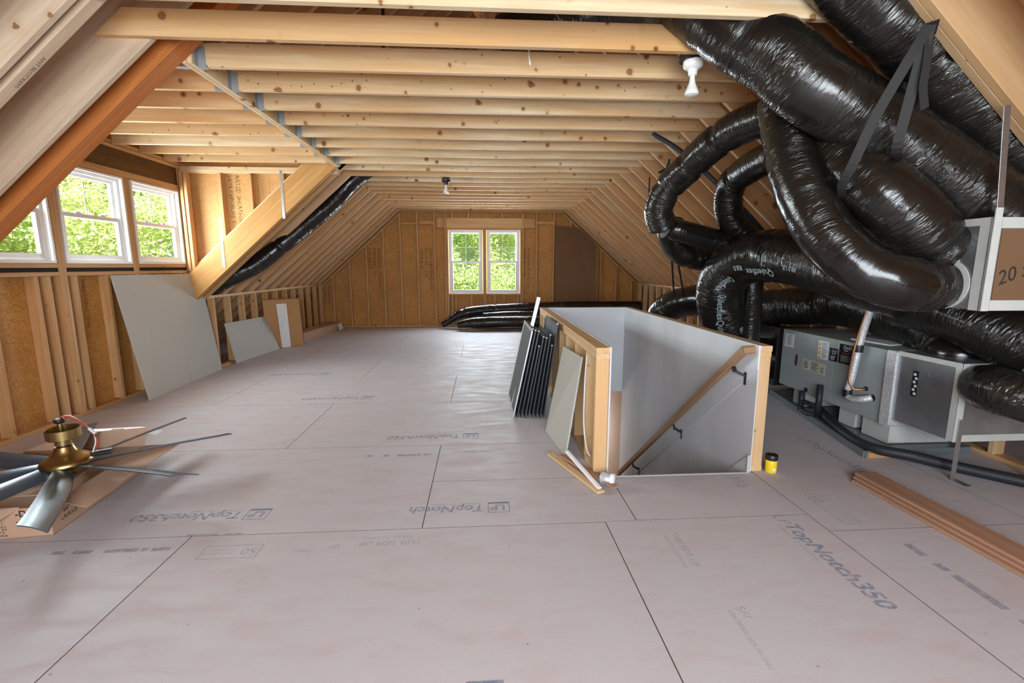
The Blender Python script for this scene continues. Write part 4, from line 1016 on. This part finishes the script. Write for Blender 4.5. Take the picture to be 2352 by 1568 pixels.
board('receiver', FH @ V((.17, .02, .115)), FH @ V((.29, .06, .12)), .045, .028, BLACKM, fan, ch=.008); board('receiver_label', FH @ V((.19, .02, .131)), FH @ V((.215, .03, .132)), .02, .002, PAPER, fan)

# ---------------------------------------------------------------- print on floor and sheathing
UPX, UPY = (-1, 0, 0), (0, -1, 0)
def fprint(s, x, y, size, mat=INK, xd=UPX, yd=UPY, **k): return text('print', s, (x, y, .0008), xd, yd, size, mat, panel_at(x, y), **k)
def fbox(x0, x1, y0, y1, t_=.006, mat=INK):
    return joined('print_box', [((x0, y0, .0008), (x1, y0, .0008), t_, .0004, (0, 0, 1)), ((x0, y1, .0008), (x1, y1, .0008), t_, .0004, (0, 0, 1)), ((x0, y0, .0008), (x0, y1, .0008), t_, .0004, (0, 0, 1)), ((x1, y0, .0008), (x1, y1, .0008), t_, .0004, (0, 0, 1))], mat, panel_at(x0, y0))
def brandmark(x, y, size=.105, word='TopNotch350', mat=INK):
    fbox(x-.125, x, y-.01, y+.10, .004, mat); joined('print_bar', [((x-.125, y+.10, .0008), (x, y+.10, .0008), .018, .0004, (0, 0, 1))], mat, panel_at(x, y))
    fprint('LP', x-.022, y+.075, .09, mat, bold=.002); fprint(word, x-.145, y+.078, size, mat, bold=.002, shear=.15); fprint('DURABLE SUB FLOORING', x-.17, y+.108, .026, mat)
brandmark(-1.255, 2.575); brandmark(-.05, 3.775); brandmark(.148, 2.565, word='TopNotch')
brandmark(-1.20, 5.02); brandmark(-2.05, 6.22)
def smudges(x, y, ws, h=.03, mat=SMUDGE, along='x'):
    ps = []
    for w_ in ws:
        if w_ > 0: ps.append(((x, y, .0008), (x-w_, y, .0008), h, .0004, (0, 0, 1)) if along == 'x' else ((x, y, .0008), (x, y-w_, .0008), h, .0004, (0, 0, 1)))
        if along == 'x': x -= abs(w_)
        else: y -= abs(w_)
    return joined('print_smudge', ps, mat, panel_at(x+.01, y))
smudges(-1.60, 2.30, (.09, -.02, .03, -.02, .16, -.06, .09, -.04, .06)); smudges(-.40, 3.44, (.06, -.02, .03, -.01, .14, -.06, .04, -.08, .05)); smudges(-1.30, 2.42, (.10, -.03, .16), .012)
smudges(2.18, 2.10, (.10, -.06, .06, -.03, .22, -.06, .06, -.12, .12), .04, SMUDGE, 'y')
fprint('THIS SIDE UP', -.33, 2.30, .055, INKF); fprint('FOR SUB FLOORING', -.38, 2.345, .03, INKF); fprint('THIS SIDE UP', .07, 3.50, .055, INKF)
fbox(-1.42, -1.14, 2.20, 2.31, .003, INKF); fprint('50', -1.15, 2.28, .08, INKF); fprint('YEAR LIMITED', -1.26, 2.25, .025, INKF); fprint('WARRANTY', -1.26, 2.28, .025, INKF)
fprint('SFI', -.74, 2.285, .05, INKF); fprint('CERTIFIED', -.86, 2.25, .025, INKF)
fprint('DURABLE SUB', -.17, 1.39, .05, INK); smudges(.06, 1.40, (.13,), .05, INK)
RD, RU = (0, -1, 0), (1, 0, 0)
fprint('LP', 1.655, 2.42, .10, INKF, RD, RU); fprint('TopNotch350', 1.66, 2.33, .115, INK, RD, RU, bold=.003, shear=.15); fprint('DURABLE SUB FLOORING', 1.62, 2.33, .03, INKF, RD, RU)
fprint('350', 1.66, 2.93, .11, INKF, RD, RU); fprint('50', 2.02, 2.63, .09, INKF, RD, RU); fbox(2.01, 2.11, 2.30, 2.64, .003, INKF); fprint('YEAR LIMITED', 2.06, 2.5, .03, INKF, RD, RU)
fprint('THIS SIDE UP', 1.00, 2.28, .05, INKF, RD, RU); fprint('FOR SUB FLOORING', .95, 2.26, .03, INKF, RD, RU); fprint('SFI', 1.05, 1.72, .06, INKF, RD, RU); fprint('CERTIFIED SOURCING', 1.01, 1.70, .03, INKF, RD, RU)
fprint('LP TopNotch350', 2.63, 3.62, .10, INK, RD, RU, shear=.15)
def wallstamp(par, o, x, y, lines, size):
    o = V(o); x, y = V(x), V(y)
    for i, s in enumerate(lines): text('stamp', s, o - y*(size*1.25*i), x, y, size, STAMP, par)
shp = {'wf': [c for c in wf.children if c.name.startswith('sheathing')]}
for x in (-3.60, -2.40, -1.20, 1.12, 3.35):
    pr = min((c for c in shp['wf']), key=lambda c: (wmat(c).translation-V((x, FY+.09, 1.2))).length)
    wallstamp(pr, (x-.03, FY+.0888, 1.85 if x > -3 and x < 3 else .95), (0, 0, -1), (1, 0, 0), ['RATED SHEATHING 24/16', 'EXPOSURE 1  7/16', 'THIS SIDE UP'] if abs(x) < 3 else ['RATED 24/16', 'EXPOSURE 1'], .085 if abs(x) < 3 else .07)
pr = [c for c in wc.children if c.name.startswith('sheathing')][1]
wallstamp(pr, (-3.26+.05, 6.6175, 2.60), (0, 0, -1), (1, 0, 0), ['RATED SHEATHING', '24/16 EXPOSURE 1'], .075)
pr = [c for c in wd.children if c.name.startswith('sheathing')][0]
wallstamp(pr, (DX-.0885, 4.90, 1.30), (0, 0, -1), (0, 1, 0), ['SHEATHING 24/16', 'EXPOSURE 1'], .06)
rb = next(c for c in ce.children if c.name.startswith('doubled_rafter') and wmat(c).translation.x < 0)
text('stamp', 'ANT BLOCKERS', (-2.13, 2.625, left_z(-2.13)-.002), (-COS, 0, -SIN), (0, 1, 0), .03, STAMP, rb)

# ---------------------------------------------------------------- outside
g_ = struct('ground'); prism('ground_plane', [(-60, -40, -3.05), (60, -40, -3.05), (60, 70, -3.05), (-60, 70, -3.05)], (0, 0, .05), GRASS, g_)
def crown_mesh(seed, n, rx, rz, mat):
    r = random.Random(seed); vs, fs = [], []
    blobs = [(V((r.gauss(0, .42)*rx, r.gauss(0, .42)*rx, r.uniform(-.9, .9)*rz)), r.uniform(.45, .95)) for _ in range(26)]
    for i in range(n):
        c, br = blobs[r.randrange(len(blobs))]; d = V((r.gauss(0, 1), r.gauss(0, 1), r.gauss(0, .7))).normalized()*br*r.random()**.4
        p = c+d; a = V((r.gauss(0, 1), r.gauss(0, 1), r.gauss(0, .5))).normalized(); b = a.cross(V((r.gauss(0, 1), r.gauss(0, 1), r.gauss(0, 1)))).normalized(); s = r.uniform(.035, .085)
        k = len(vs); vs += [p-a*s, p+b*s*.5, p+a*s, p-b*s*.5]; fs.append((k, k+1, k+2, k+3))
    me = mk('foliage', vs, fs); me.materials.append(mat); return me
crowns = [crown_mesh(i, 17000, 1.9, 2.6, LEAF if i % 2 else LEAF2) for i in range(4)]
def tree(x, y, z, k, s=1.0, lean=0.0, wide=.14):
    t = thing('tree', (x, y, -3), None, 'tree')
    f = link('foliage', crowns[k], None, t, T(x, y, z) @ Matrix.Rotation(k*1.3+x, 4, 'Z') @ Matrix.Scale(s, 4)); f['kind'] = 'stuff'
    me, c, fr = sweep_mesh('trunk', [(x-lean, y, -3), (x-lean*.5+.1, y+.1, -.5), (x, y, z-.5), (x+.15, y-.1, z+1.8*s)], wide, seg=10, step=.3, rfun=lambda q: 1-.7*q)
    link('trunk', me, BARK, t, T(*c))
    me, c, fr = sweep_mesh('branch', [(x, y, z-1.2*s), (x+.5, y+.5, z-.2), (x+.9, y+1.2, z+.8)], wide*.45, seg=8, step=.3, rfun=lambda q: 1-.7*q)
    link('branch', me, BARK, t, T(*c)); me, c, fr = sweep_mesh('branch', [(x, y, z-1.0*s), (x-.3, y-.6, z), (x-.5, y-1.3, z+1.0)], wide*.4, seg=8, step=.3, rfun=lambda q: 1-.7*q)
    link('branch', me, BARK, t, T(*c))
    return t
for i, (x, y, z, k, s) in enumerate([(-9.5, 7.2, .6, 0, 1), (-10.5, 10.0, 1.6, 1, 1.1), (-9.8, 13.2, .8, 2, 1.1), (-12.5, 5.2, 1.8, 3, 1.2), (-13.5, 12, 3.2, 0, 1.4), (-14, 17, 2.2, 1, 1.5), (-12, 8.6, 4.0, 2, 1.2), (-16, 9, .0, 3, 1.5), (-11.5, 16.5, .5, 0, 1.3)]):
    tag(tree(x, y, z, k, s, .3 if i % 2 else -.2), ['pale trunked leafy tree seen through the dormer windows', 'leafy green tree outside the dormer windows'][0 if i == 0 else 1], None, 'trees outside the dormer windows')
for i, (x, y, z, k, s) in enumerate([(-1.6, 19, 1.0, 1, 1), (.6, 21, 1.8, 0, 1.1), (2.3, 18.5, .2, 3, 1), (-.4, 25, 3.2, 2, 1.4), (3.6, 24, 2.4, 1, 1.4), (-3.8, 24, 1.6, 3, 1.4), (.9, 17.5, -1.2, 2, .8)]):
    tag(tree(x, y, z, k, s, .2 if i % 2 else -.3), ['slender leafy tree seen low through the right far window', 'leafy green tree outside the far window pair'][0 if i == 2 else 1], None, 'trees outside the far windows')

_fonts = [o for o in C.objects if o.type == 'FONT']
_dg = bpy.context.evaluated_depsgraph_get()
for o in _fonts:
    me = bpy.data.meshes.new_from_object(o.evaluated_get(_dg)); nm = o.name
    o.name = 'old'; p = bpy.data.objects.new(nm, me); C.objects.link(p); me.name = nm
    p.parent = o.parent; p.matrix_basis = o.matrix_basis
    if o.data.materials and not me.materials: me.materials.append(o.data.materials[0])
    bpy.data.objects.remove(o)
for o in C.objects:
    if o.name.split('.')[0] in ('print_lines', 'print_smudge', 'print', 'handwriting', 'stamp'): o['kind'] = 'stuff'
